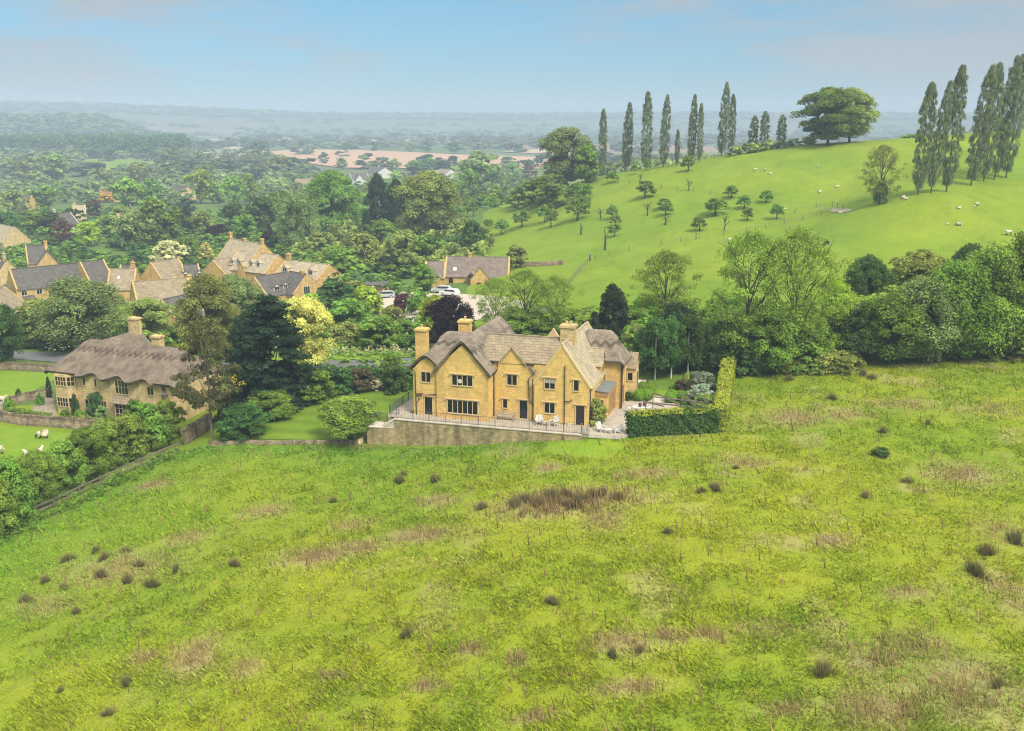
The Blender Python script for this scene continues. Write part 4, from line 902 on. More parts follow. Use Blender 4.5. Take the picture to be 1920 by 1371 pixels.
# ------------------------------------------------------------------ foliage meshes (unit plants: height 1, width 1), shared by many trees
def quads(C, Nn, size, rng, aspect=1.0, jit=.0):
    """leaf clumps: one bent quad per centre, facing Nn"""
    n = len(C); Nn = Nn / np.maximum(np.linalg.norm(Nn, axis=1)[:, None], 1e-6)
    a = rng.normal(size=(n, 3)); T = np.cross(Nn, a); T /= np.maximum(np.linalg.norm(T, axis=1)[:, None], 1e-6); B = np.cross(Nn, T)
    s = (size * (0.6 + .8 * rng.random(n)))[:, None] * .5
    V = np.stack([C - T * s - B * s * aspect * .35, C + T * s * .35 - B * s * aspect, C + T * s + B * s * aspect * .35, C - T * s * .35 + B * s * aspect], 1)
    V[:, [0, 2]] += (Nn * s * .35)[:, None] * rng.uniform(-1, 1, (n, 1, 1))
    return V.reshape(-1, 3), np.arange(4 * n).reshape(n, 4)
def crown_arrays(kind, seed, n_cl, per, leaf, sq=(1., 1., 1.)):
    rng = np.random.default_rng(seed)
    u = rng.random(n_cl); th = rng.random(n_cl) * 2 * math.pi
    if kind in ('round', 'airy', 'willow'):
        # clump centres in an egg: base at 0.12, widest at 0.5, top at 0.94
        zz = rng.uniform(-1, 1, n_cl); zz = np.sign(zz) * np.abs(zz) ** .8; r = np.sqrt(1 - zz ** 2) * (.62 + .38 * u ** (.5 if kind != 'airy' else 1))
        lob = 1 + .16 * np.sin(3 * th + seed) + .10 * np.sin(5 * th + 2 * seed)
        z = .54 + zz * (.42 if kind != 'willow' else .44) ; R_ = .40 * r * lob * (1.06 - .25 * (zz > .3) * (zz - .3)); C = np.stack([R_ * np.cos(th), R_ * np.sin(th), z], 1)
        inner = rng.random(n_cl) < .25; C[inner, :2] *= .55
        rc = rng.uniform(.07, .15, n_cl) * (1 if kind != 'airy' else .62); rcz = rc * (.8 if kind != 'willow' else 1.3)
    elif kind == 'bush':
        zz = rng.random(n_cl) ** .8; r = np.sqrt(np.clip(1 - (zz * .95) ** 2, 0, 1)) * (.75 + .25 * u); lob = 1 + .14 * np.sin(3 * th + seed) + .1 * np.sin(7 * th)
        C = np.stack([.42 * r * lob * np.cos(th), .42 * r * lob * np.sin(th), zz * .88 + .02], 1); rc = rng.uniform(.08, .16, n_cl); rcz = rc * .9
    elif kind == 'poplar':
        zz = rng.random(n_cl) ** .92; prof = np.interp(zz, [0, .06, .18, .4, .7, .9, 1], [.14, .30, .42, .46, .40, .27, .06]); r = prof * (.35 + .65 * u ** .6)
        C = np.stack([r * np.cos(th), r * np.sin(th), .05 + zz * .93], 1); rc = rng.uniform(.06, .13, n_cl); rcz = rc * .32
    elif kind == 'conifer':
        zz = rng.random(n_cl) ** 1.05; lay = np.round(zz * 17) / 17; zz = lay + rng.normal(0, .008, n_cl); prof = .46 * np.clip(1 - zz, 0, 1) ** .45 + .01; r = prof * (.45 + .55 * u ** .5) * (1 + .18 * np.sin(4 * th + lay * 9))
        C = np.stack([r * np.cos(th), r * np.sin(th), .06 + zz * .92 - r * .10], 1); rc = rng.uniform(.05, .11, n_cl); rcz = rc * .30
    elif kind == 'cypress':
        zz = rng.random(n_cl); prof = np.interp(zz, [0, .15, .5, .8, 1], [.30, .46, .42, .24, .03]); r = prof * (.75 + .25 * u)
        C = np.stack([r * np.cos(th), r * np.sin(th), .04 + zz * .92], 1); rc = rng.uniform(.05, .10, n_cl); rcz = rc * 1.1
    elif kind == 'apple':
        zz = rng.random(n_cl); r = np.sqrt(np.clip(1 - (zz * .9) ** 2, 0, 1)) * (.5 + .5 * u ** .6); lob = 1 + .2 * np.sin(3 * th + seed)
        C = np.stack([.42 * r * lob * np.cos(th), .42 * r * lob * np.sin(th), .36 + zz * .56 - .06 * r], 1); rc = rng.uniform(.07, .14, n_cl); rcz = rc * .85
    elif kind == 'pine':
        zz = rng.random(n_cl); prof = np.interp(zz, [0, .12, .3, .5, .62, .8, 1], [.12, .40, .46, .36, .30, .36, .10]); r = prof * (.2 + .8 * u ** .6)
        C = np.stack([r * np.cos(th), r * np.sin(th), .26 + zz * .72], 1); rc = rng.uniform(.04, .10, n_cl); rcz = rc * .5
    d = rng.normal(size=(n_cl, per, 3)); d /= np.linalg.norm(d, axis=2)[:, :, None]; d[..., 2] = np.where(d[..., 2] < -.35, -d[..., 2], d[..., 2])
    rad = rng.uniform(.62, 1.08, (n_cl, per, 1)); off = d * rad * np.stack([rc, rc, rcz], 1)[:, None, :]
    P = (C[:, None] + off).reshape(-1, 3)
    Nn = d.reshape(-1, 3) + rng.normal(0, .5, (len(P), 3)) + np.array([0, 0, .25])
    if kind in ('conifer',): Nn = Nn * [.5, .5, 1] + [0, 0, .5]
    if kind == 'poplar': Nn = Nn * [1, 1, .4]
    hgt = 1
    V, F = quads(P, Nn, leaf, rng, 1.0 if kind != 'poplar' else 1.3)
    ct = rng.uniform(.66, 1.34, n_cl); t = np.repeat(ct, per) * rng.uniform(.8, 1.2, n_cl * per)
    V[:, 2] = np.maximum(V[:, 2], 0.0)
    return V, F, np.repeat(t, 4), C
def tube_np(P, Rr, n=6):
    P = np.array(P, float); V = []; F = []
    for i, p in enumerate(P):
        d = P[min(i + 1, len(P) - 1)] - P[max(i - 1, 0)]; d = d / max(np.linalg.norm(d), 1e-9)
        x = np.cross(d, [0.3, .9, .1]); x /= np.linalg.norm(x); y = np.cross(d, x)
        for k in range(n): a = 2 * math.pi * k / n; V.append(p + (x * math.cos(a) + y * math.sin(a)) * Rr[i])
    for i in range(len(P) - 1):
        for k in range(n): F.append((i * n + k, i * n + (k + 1) % n, (i + 1) * n + (k + 1) % n, (i + 1) * n + k))
    return np.array(V), np.array(F)
def limbs(seed, r0=.022, h0=.3, n=7, reach=.36, top=.86, sub=2, lean=0.0, spread=1.0, up=0.0):
    """unit tree skeleton: a trunk and forking limbs"""
    rng = np.random.default_rng(seed); Vs = []; Fs = []; b = 0
    def add(P, Rr, ns=5):
        nonlocal b; V, F = tube_np(P, Rr, ns); Vs.append(V); Fs.append(F + b); b += len(V)
    tp = [(0, 0, -.03), (lean * .3, 0, h0 * .5), (lean, .0, h0), (lean * 1.1 + rng.normal(0, .02), rng.normal(0, .02), (h0 + top) / 2), (lean + rng.normal(0, .04), rng.normal(0, .04), top)]
    add(tp, [r0 * 1.35, r0, r0 * .8, r0 * .45, r0 * .08], 7)
    for i in range(n):
        t = i / max(1, n - 1); z0 = h0 * .85 + (top - h0) * .55 * t; a = i * 2.4 + rng.uniform(-.4, .4); rr_ = reach * rng.uniform(.75, 1.1) * (1 - .35 * t); ze = min(top * 1.02, z0 + rng.uniform(.18, .42) * (1 + up))
        s = np.array([lean, 0, z0]); e = np.array([lean + rr_ * math.cos(a) * spread, rr_ * math.sin(a) * spread, ze]); m_ = s * .5 + e * .5 + [0, 0, rng.uniform(-.02, .06)]
        add([s, s * .7 + e * .3 + [0, 0, -.005], m_, e], [r0 * .52, r0 * .42, r0 * .3, r0 * .08])
        for k in range(sub):
            f = rng.uniform(.35, .8); q = s * (1 - f) + e * f; a2 = a + rng.uniform(-1.1, 1.1); e2 = q + np.array([math.cos(a2) * .16, math.sin(a2) * .16, rng.uniform(.06, .2)])
            add([q, (q + e2) / 2 + [0, 0, .01], e2], [r0 * .22, r0 * .16, r0 * .05], 4)
    return np.concatenate(Vs), np.concatenate(Fs)
LIB = {}
def lib(kind, var, lod):
    key = (kind, var, lod)
    if key in LIB: return LIB[key]
    sp = {'round': (70, 110, .040), 'airy': (125, 44, .022), 'willow': (80, 100, .036), 'bush': (46, 90, .055), 'poplar': (210, 40, .027), 'conifer': (190, 44, .040), 'cypress': (90, 60, .042), 'apple': (46, 70, .050), 'pine': (85, 46, .032)}[kind]
    n_cl, per, leaf = sp
    if lod == -1: n_cl = int(n_cl * 1.5); per = int(per * 1.9); leaf *= .58
    if lod == 1: per = max(10, int(per * .45)); leaf *= 1.45
    if lod == 2: n_cl = int(n_cl * .6); per = max(8, int(per * .2)); leaf *= 2.1
    V, F, t, C = crown_arrays(kind, 100 + var * 13 + hash(kind) % 1 + len(kind), n_cl, per, leaf)
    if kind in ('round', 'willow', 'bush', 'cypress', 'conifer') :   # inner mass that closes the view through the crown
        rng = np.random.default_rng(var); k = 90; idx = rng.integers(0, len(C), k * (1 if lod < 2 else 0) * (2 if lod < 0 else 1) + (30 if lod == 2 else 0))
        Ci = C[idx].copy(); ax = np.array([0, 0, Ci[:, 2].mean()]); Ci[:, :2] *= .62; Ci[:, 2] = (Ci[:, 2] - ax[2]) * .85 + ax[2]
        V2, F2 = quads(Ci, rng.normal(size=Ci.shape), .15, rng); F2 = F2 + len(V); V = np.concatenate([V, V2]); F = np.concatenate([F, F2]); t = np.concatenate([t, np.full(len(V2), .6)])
    s = .5 / np.quantile(np.abs(V[:, :2]), .992); V[:, :2] *= s; V[:, 2] /= np.quantile(V[:, 2], .997)
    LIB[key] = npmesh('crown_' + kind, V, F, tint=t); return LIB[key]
TLIB = {}
def tlib(kind, var):
    key = (kind, var)
    if key in TLIB: return TLIB[key]
    kw = dict(round=dict(), airy=dict(n=11, sub=5, r0=.014, top=.92, reach=.38, h0=.22, up=.5), willow=dict(), bush=dict(h0=.1, r0=.02, top=.6), poplar=dict(n=5, reach=.16, h0=.08, r0=.011, top=.95, sub=0),
              conifer=dict(n=4, reach=.2, h0=.1, r0=.018, top=.95, sub=0), cypress=dict(n=2, h0=.08, r0=.018, top=.8, sub=0, reach=.1), apple=dict(h0=.30, r0=.038, n=6, reach=.34, top=.75, lean=.04 * ((var % 3) - 1)),
              pine=dict(h0=.3, r0=.016, n=7, reach=.25, top=.97, sub=1), bare=dict(h0=.35, r0=.05, n=7, reach=.42, top=.95, sub=4, lean=.05), birch=dict(h0=.3, r0=.013, n=5, reach=.2, top=.95))[kind]
    V, F = limbs(50 + var, **kw); TLIB[key] = npmesh('trunk_' + kind, V, F, smooth=True); return TLIB[key]
def obj_mat(o, mat):
    if not o.data.materials: o.data.materials.append(None)
    o.material_slots[0].link = 'OBJECT'; o.material_slots[0].material = mat
NT = [0]
def plant(kind, px, base, hpx, wpx, mat, label, group=None, name=None, cat=None, bark='bark', lod=None, trunk=True, P=None, near=None):
    """a tree or shrub standing on the ground at the place seen at (px, base), hpx tall and wpx wide in the photograph"""
    if P is None: P = hitnear(px, base, near) if near else hit(px, base)
    dist = P[1] * CP + (CAMH - P[2]) * SP; h = hpx * dist / FPX / CP; w = wpx * dist / FPX
    if lod is None: lod = -1 if max(hpx, wpx) > 95 and dist < 400 else 0 if dist < 190 else (1 if dist < 420 else 2)
    var = NT[0] % 4; NT[0] += 1; rz = (NT[0] * 2.399) % 6.283
    nm = name or {'round': 'tree', 'airy': 'ash_tree', 'willow': 'willow_tree', 'bush': 'shrub', 'poplar': 'poplar_tree', 'conifer': 'conifer_tree', 'cypress': 'cypress_tree', 'apple': 'apple_tree', 'pine': 'pine_tree', 'bare': 'dead_tree'}[kind]
    ct = cat or ('shrub' if kind == 'bush' else 'tree')
    small = hpx < 26 and dist > 300
    if kind == 'poplar': w *= .76
    if kind == 'bare':
        o = link(nm, tlib('bare', var), None, None, (P[0], P[1], P[2]), rz); o.scale = (w, w, h); obj_mat(o, MT[bark]); tag(o, label, ct, group); return o
    if small or not trunk:
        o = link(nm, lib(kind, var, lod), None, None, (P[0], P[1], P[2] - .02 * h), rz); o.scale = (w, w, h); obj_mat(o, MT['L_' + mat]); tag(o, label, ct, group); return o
    o = empty(nm, (P[0], P[1], P[2]), rz, label, ct, group)
    if kind == 'poplar': o.rotation_mode = 'ZYX'; o.rotation_euler = (0, R((3.2 if px > 1690 else .8) + 1.5 * math.sin(NT[0] * 3.1)), rz)
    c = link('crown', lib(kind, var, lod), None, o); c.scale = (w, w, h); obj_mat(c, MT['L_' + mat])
    t = link('trunk', tlib(kind if kind in ('round','airy','willow','bush','poplar','conifer','cypress','apple','pine') else 'round', var), None, o); t.scale = ((w + h) / 2 * .9, (w + h) / 2 * .9, h) if kind in ('poplar',) else (w, w, h); obj_mat(t, MT[bark])
    return o
def leafbox(name, pts, w, h, leaf, per_m2, mat, label, cat, seed=1, rnd=.2, parent=None, group=None, flowers=None, kind=None, zoff=0):
    """clipped hedge: leaves all over a band of width w and height h along a line of (x, y, z)"""
    rng = np.random.default_rng(seed); C = []; Nn = []
    for a, b_ in zip(pts[:-1], pts[1:]):
        a = np.array(a, float); b_ = np.array(b_, float); d = b_ - a; L = np.linalg.norm(d[:2]); d2 = d / L; nrm = np.array([-d2[1], d2[0], 0])
        for face, area in (('top', L * w), ('l', L * h), ('r', L * h), ('e0', w * h), ('e1', w * h)):
            n = int(area * per_m2)
            s = rng.random(n); q = rng.random(n)
            if face == 'top': p = a + d * s[:, None] + nrm * ((q - .5) * w)[:, None] + [0, 0, h]; nn = np.tile([0, 0, 1.], (n, 1))
            elif face in 'lr': sg = 1 if face == 'l' else -1; p = a + d * s[:, None] + nrm * sg * w / 2 + np.stack([0 * q, 0 * q, q * h], 1); nn = np.tile(nrm * sg, (n, 1))
            else: e = a if face == 'e0' else b_; p = e + nrm * ((s - .5) * w)[:, None] + np.stack([0 * q, 0 * q, q * h], 1); nn = np.tile(d2 * (1 if face == 'e1' else -1) * [1, 1, 0], (n, 1))
            lump = (fbm(p[:, 0] * 1.3 + p[:, 2], p[:, 1] * 1.3 + p[:, 2] * .7, seed, 3) - .5) * rnd * 2
            p = p + nn * (lump * 1.8 + rng.normal(0, .06, n))[:, None]; C.append(p); Nn.append(nn + rng.normal(0, .45, (n, 3)))
        core = MB(); hw = w / 2 - .12
    C = np.concatenate(C); Nn = np.concatenate(Nn); V, F = quads(C, Nn, leaf, rng)
    t = np.repeat(rng.uniform(.7, 1.3, len(C)) * (.8 + .4 * fbm(C[:, 0] * .9, C[:, 1] * .9 + C[:, 2], seed + 3, 2)), 4)
    # solid woody core so that no light shows through
    cv = []; cf = []; n0 = len(V)
    for a, b_ in zip(pts[:-1], pts[1:]):
        a = np.array(a, float); b_ = np.array(b_, float); d = (b_ - a); d = d / np.linalg.norm(d[:2]); nn = np.array([-d[1], d[0], 0]); hw = w / 2 - .13; k = len(cv); a = a + d * .1; b_ = b_ - d * .1
        for e in (a, b_):
            for sx, sz in ((-1, 0), (1, 0), (1, 1), (-1, 1)): cv.append(e + nn * sx * hw + [0, 0, -.3 if sz == 0 else h - .13])
        cf += [(k, k+1, k+2, k+3), (k+4, k+7, k+6, k+5), (k, k+4, k+5, k+1), (k+1, k+5, k+6, k+2), (k+2, k+6, k+7, k+3), (k+3, k+7, k+4, k)]
    V = np.concatenate([V, np.array(cv)]); F = np.concatenate([F, np.array(cf) + n0]); t = np.concatenate([t, np.full(len(cv), .5)])
    o = link(name, npmesh(name, V, F, tint=t), MT['L_' + mat], parent); tag(o, label, cat, group, kind); return o
def mass(name, spots, mat, label, kind='stuff', cat=None, shape='bush', lodn=(14, 12), leaf=.14, seed=5):
    """many small crowns in one mesh: growth nobody could count; spots = (x, y, z, width, height)"""
    base = [crown_arrays(shape, 900 + k + seed, lodn[0], lodn[1], leaf) for k in range(3)]; Vs = []; Fs = []; Ts = []; b = 0; rng = np.random.default_rng(seed)
    for i, (x, y, z, w, h) in enumerate(spots):
        V, F, t, _ = base[i % 3]; a = rng.random() * 6.28; c, s = math.cos(a), math.sin(a)
        Vs.append(np.stack([(V[:, 0] * c - V[:, 1] * s) * w + x, (V[:, 0] * s + V[:, 1] * c) * w + y, V[:, 2] * h + z - .03 * h], 1)); Fs.append(F + b); Ts.append(t * rng.uniform(.75, 1.25)); b += len(V)
    o = link(name, npmesh(name, np.concatenate(Vs), np.concatenate(Fs), tint=np.concatenate(Ts)), MT['L_' + mat]); return tag(o, label, cat, None, kind)
# ------------------------------------------------------------------ hedge and garden of the main house
leafbox('hedge', [(*wuv(4.9,-1.35)[:2],-.2), (*wuv(13.4,2.95)[:2],-.2)], 1.3, 2.35, .17, 130, 'deep', 'tall clipped dark green hedge flecked with white flowers in front of the patio', 'hedge', 3)
leafbox('hedge', [(*wuv(13.75,3.0)[:2],-.2), (*wuv(12.9,23.5)[:2],.4)], 1.35, 2.45, .17, 120, 'beech', 'tall clipped yellow green hedge running back along the right of the garden', 'hedge', 4)
leafbox('hedge_top_growth', [(*wuv(4.95,-1.33)[:2],2.02), (*wuv(13.35,2.93)[:2],2.02)], 1.22, .22, .15, 120, 'beech', 'yellow green young growth on top of the front hedge', 'hedge', 5)
o_ = bpy.data.objects['hedge_top_growth']; o_.parent = bpy.data.objects['hedge']; o_.name = 'young_growth'
for k_ in ('category', 'label'): del o_[k_]
rngf = np.random.default_rng(3); A0 = np.array(wuv(4.6, -2.06)); A1 = np.array(wuv(13.2, 2.3)); s_ = rngf.random(330) ** 1.2; zb_ = .2 + rngf.random(330) * 1.7
C_ = A0 + (A1 - A0) * s_[:, None]; C_[:, 2] = zb_; C_ += rngf.normal(0, .03, C_.shape); keep = fbm(C_[:, 0] * 1.2, C_[:, 2] * 1.5, 9, 2) > .47; C_ = C_[keep]
V_, F_ = quads(C_, np.tile([-.3, -1., .2], (len(C_), 1)), .14, rngf)
me_ = npmesh('blossom', V_, F_, tint=np.ones(len(V_))); link('blossom', me_, MT['L_white'], bpy.data.objects['hedge'])
balls = [(2.75,12.9,.42,'at the back of the left cluster against the house wall'),(2.95,11.75,.62,'at the left front corner of the left cluster'),(3.95,11.35,.62,'in the front row of the left cluster, second from the left'),(3.9,12.7,.52,'in the middle of the left cluster'),
 (4.75,11.75,.66,'at the front of the left cluster, nearest the path'),(4.85,12.95,.55,'beside the path in the middle of the left cluster'),(3.9,14.5,.7,'large, at the back of the left cluster beside the steps'),(4.75,14.3,.62,'at the back of the left cluster beside the path'),(4.85,15.4,.5,'rearmost of the left cluster on the lawn edge'),
 (7.45,15.3,.62,'rearmost of the right cluster by the path'),(7.55,12.75,.6,'in the middle of the right cluster by the path'),(7.45,11.6,.6,'at the front of the right cluster next to the paving'),(8.5,13.0,.6,'right of the path, against the olive shrubs'),(9.4,12.9,.6,'between the paving and the bright green shrub')]
bb = {}
for k, (u, v, r, lb) in enumerate(balls):
    if k % 3 not in bb:
        rg = np.random.default_rng(k); d = rg.normal(size=(900, 3)); d /= np.linalg.norm(d, axis=1)[:, None]; d = d[d[:, 2] > -.75]; V, F = quads(d * (1 + rg.normal(0, .025, (len(d), 1))), d + rg.normal(0, .35, d.shape), .16, rg)
        sp = MB().sphere((0, 0, 0), .95, .95, .95, 12, 8); V0 = np.array(sp.v); F0 = np.array(sp.f); bb[k % 3] = npmesh('ball', np.concatenate([V, V0]), np.concatenate([F, F0 + len(V)]), tint=np.concatenate([np.repeat(rg.uniform(.8, 1.25, len(d)), 4), np.full(len(V0), .7)]))
    r *= 1.12; o = link('box_ball', bb[k % 3], None, None, wuv(u, v, r * .82), k * 1.1); o.scale = (r, r, r * .95); obj_mat(o, MT['L_box']); tag(o, 'clipped box ball ' + lb, 'shrub', 'clipped box balls by the garden path')
def at(u, v, z=0): return np.array(wuv(u, v, z))
def gplant(kind, u, v, w, h, mat, label, **k):
    P = at(u, v, k.pop('z', 0.0)); d = P[1] * CP + (CAMH - P[2]) * SP; return plant(kind, 0, 0, h * FPX / d * CP, w * FPX / d, mat, label, P=P, **k)
gplant('bush', 10.9, 11.2, 3.4, 2.4, 'silver', 'silver leaved rounded shrub in the middle of the garden bed', name='silver_shrub')
gplant('bush', 10.6, 14.8, 3.4, 3.0, 'silver', 'taller silver grey shrub at the back of the garden bed by the side hedge', name='silver_shrub')
gplant('bush', 9.2, 15.2, 2.6, 2.6, 'olive', 'olive green shrub at the back of the garden bed', )
gplant('bush', 8.6, 14.2, 2.6, 2.0, 'brownish', 'brownish green shrub beside the right cluster of box balls')
gplant('bush', 11.6, 9.6, 3.0, 1.8, 'fresh', 'bright green leafy shrub in the corner of the hedges')
gplant('bush', 11.3, 7.6, 2.4, 1.2, 'fresh', 'low bright green shrub behind the front hedge')
gplant('bush', 9.7, 11.6, 2.0, 1.3, 'lime', 'lime green shrub between silver shrub and patio')
gplant('bush', 9.9, 9.4, 2.4, 1.0, 'deep', 'low dark spreading shrub under the pergola')
gplant('bush', 1.0, 1.0, 2.5, 2.7, 'olive', 'tall flowering shrub against the corner of the right gable', name='flowering_shrub')
gplant('bush', 2.75, 11.0, .9, 1.0, 'deep', 'small dark shrub against the tower wall')
gplant('bush', -22.4, -.6, .1, .1, 'deep', 'x', ) if False else None
mass('bed_planting', [(*wuv(9 + (k % 5) * .8, 8.6 + (k % 7) * .35)[:2], 0, .8, .5) for k in range(14)], 'brownish', 'low mixed planting in the garden bed')

# ------------------------------------------------------------------ low walls and dry stone walls
def stonewall(name, pts, h, w, mat, label, group=None, cap=True, step=.6, lean=0):
    L = []
    for a, b_ in zip(pts[:-1], pts[1:]):
        n = max(1, int(math.dist(a[:2], b_[:2]) / step))
        for k in range(n): t = k / n; L.append((a[0] + (b_[0] - a[0]) * t, a[1] + (b_[1] - a[1]) * t))
    L.append(tuple(pts[-1][:2])); L = np.array(L); z = zf(L[:, 0], L[:, 1]); ker = np.ones(7) / 7; zp = np.convolve(np.pad(z, 3, mode='edge'), ker, 'valid')
    d = np.gradient(L, axis=0); d /= np.linalg.norm(d, axis=1)[:, None]; nn = np.stack([-d[:, 1], d[:, 0]], 1); rg = np.random.default_rng(len(L)); n = len(L)
    V = []
    for sx, sz in ((-.5, -1), (-.42, 1), (.42, 1), (.5, -1)):
        q = L + nn * (w * sx); V.append(np.column_stack([q, zp + (h if sz == 1 else -1.2) + (rg.normal(0, .03, n) if sz == 1 else 0)]))
    V = np.concatenate(V); F = []
    for s in range(4):
        for k in range(n - 1): a = s * n; b2 = ((s + 1) % 4) * n; F.append((a + k, a + k + 1, b2 + k + 1, b2 + k))
    F += [(0, n, 2 * n, 3 * n), (n - 1, 4 * n - 1, 3 * n - 1, 2 * n - 1)]
    me = npmesh(name, V, np.array(F)); bm = bmesh.new(); bm.from_mesh(me); bmesh.ops.recalc_face_normals(bm, faces=bm.faces); bm.to_mesh(me); bm.free()
    o = link(name, me, mat); tag(o, label, 'wall', group)
    if cap:      # upright cope stones
        m = MB(); k = 0.0; tot = np.concatenate([[0], np.cumsum(np.linalg.norm(np.diff(L, axis=0), axis=1))])
        while k < tot[-1] - .2:
            x = np.interp(k, tot, L[:, 0]); y = np.interp(k, tot, L[:, 1]); zz = np.interp(k, tot, zp) + h; dx = np.interp(k, tot, d[:, 0]); dy = np.interp(k, tot, d[:, 1]); a = w * .5 * rg.uniform(.85, 1.1); t = rg.uniform(.05, .09); hh = rg.uniform(.14, .26)
            c = [(x - dx * t - dy * -a * -1, y - dy * t + dx * -a), (x + dx * t - dy * -a * -1, y + dy * t + dx * -a), (x + dx * t - dy * a, y + dy * t + dx * a), (x - dx * t - dy * a, y - dy * t + dx * a)]
            c = [(x - dx * t + dy * a, y - dy * t - dx * a), (x + dx * t + dy * a, y + dy * t - dx * a), (x + dx * t - dy * a, y + dy * t + dx * a), (x - dx * t - dy * a, y - dy * t + dx * a)]
            m.add([(*p, zz - .08) for p in c] + [(*p, zz + hh) for p in c], [(3,2,1,0),(4,5,6,7),(0,1,5,4),(1,2,6,5),(2,3,7,6),(3,0,4,7)]); k += rg.uniform(.17, .3)
        m.build('cope_stones', mat, o)
    return o
stonewall('low_wall', hp((392,836),(520,834),(672,833)), .42, .4, MT['drywall'], 'low brown stone wall along the front of the lawn', cap=False)
stonewall('low_wall', hp((672,834),(690,822)), .5, .35, MT['dress'], 'short pale stone return at the right end of the lawn wall', cap=False)
stonewall('dry_stone_wall', hp((-60,785),(0,789),(45,797),(110,801),(180,809),(235,816),(300,826)), 1.15, .5, MT['drywall'], 'long dry stone wall before the cottage garden')
stonewall('dry_stone_wall', hp((20,760),(60,750),(100,741)), 1.0, .5, MT['drywall'], 'dry stone wall behind the cottage garden, left of the bay')
stonewall('dry_stone_wall', hp((347,834),(372,818),(396,800)), 1.7, .5, MT['drywall'], 'tall dry stone wall stepping down between lawn and cottage')
stonewall('dry_stone_wall', hp((-50,690),(0,692),(105,698)), 1.0, .5, MT['drywall'], 'dry stone wall along the road, left of the cottage')
stonewall('dry_stone_wall', hp((978,499),(1015,499),(1056,496)), 1.0, .6, MT['drywall'], 'short grey stone wall in the pasture beyond the bungalow', cap=False)
MT['flag'] = plain_mat('garden_paving', (.30, .25, .18), .95, .1, .3, 2)
drape('garden_path', hp((80,744),(100,748),(108,782),(60,778),(62,762)), MT['flag'], .06, .5, label='paved garden by the cottage bay')
def cpt(u, v): c, s = math.cos(CA), math.sin(CA); return (CO[0] + u * c - v * s, CO[1] + u * s + v * c)
def cplant(kind, u, v, w, h, mat, label, **k):
    x, y = cpt(u, v); z = zg(x, y); P = np.array([x, y, z]); d = P[1] * CP + (CAMH - P[2]) * SP; return plant(kind, 0, 0, h * FPX / d * CP, w * FPX / d, mat, label, P=P, **k)
cplant('cypress', .3, -1.2, 1.1, 2.9, 'deep', 'dark clipped cone yew standing before the cottage wall', name='clipped_yew')
cplant('cypress', -9.9, 4.2, .8, 3.1, 'dark', 'dark clipped yew column on the wall left of the cottage, the taller one', name='clipped_yew')
cplant('cypress', -6.3, 4.2, .7, 3.2, 'dark', 'dark clipped yew column half hidden by the cottage corner', name='clipped_yew')
cplant('cypress', -8.3, 1.1, 1.3, 1.7, 'mid', 'small green cone shrub on the cottage garden grass', name='clipped_yew')
cplant('cypress', -15.0, 3.6, .9, 1.2, 'deep', 'small dark cone shrub beside the far garden wall', name='clipped_yew')
for u, v, r, lb in [(-.6,-2.0,.75,'left of the yew cone'),(1.4,-1.7,.75,'right of the yew cone'),(-11.6,-1.2,.8,'right of the white barrel'),(-12.2,-.3,.7,'behind the white barrel'),(-13.8,-1.3,.7,'left of the white barrel')]:
    cplant('bush', u, v, r * 1.7, r * 1.4, 'box', 'round clipped green bush ' + lb + ' in the cottage garden', group='round bushes of the cottage garden', name='box_bush', trunk=False)
m = MB(); m.tube((0, 0, 0), (0, 0, .85), .38, .42, 10); x_, y_ = cpt(-12.8, -1.3); tag(m.build('barrel', MT['greywood'], None, (x_, y_, zg(x_, y_))), 'pale round barrel between bushes at the corner of the stone wall', 'barrel')
m = MB(); m.tube((0, 0, 0), (0, 0, .62), .28, .4, 10); x_, y_ = cpt(5.2, -1.6); tag(m.build('terracotta_pot', MT['brick'], None, (x_, y_, zg(x_, y_))), 'red terracotta pot beside the glazed cottage door', 'plant pot')
cplant('bush', 5.2, -1.6, 1.7, 2.0, 'grey', 'grey green potted olive bush left of the cottage door', name='potted_shrub')
cplant('bush', 3.1, -.5, 2.3, 3.1, 'deep', 'dark climber growing up the cottage wall between the windows', name='wall_climber')
cplant('bush', 1.5, -.35, 2.6, 3.3, 'mid', 'left arm of green climber under the upper cottage windows', name='wall_climber') if False else None
cplant('bush', 9.7, -.8, 2.6, 3.0, 'mid', 'bright green climber right of the cottage door', name='wall_climber')
leafbox('garden_hedge', [(*cpt(-10.6,-2.2), zg(*cpt(-10.6,-2.2))), (*cpt(-2.2,-3.0), zg(*cpt(-2.2,-3.0)))], .8, .55, .2, 60, 'fresh', 'low row of green plants inside the cottage garden wall', 'plants', 9)
leafbox('garden_hedge', [(*cpt(2,-2.9), zg(*cpt(2,-2.9))), (*cpt(9,-2.6), zg(*cpt(9,-2.6)))], 1.0, .6, .22, 60, 'olive', 'low mixed border plants before the cottage door', 'plants', 10)

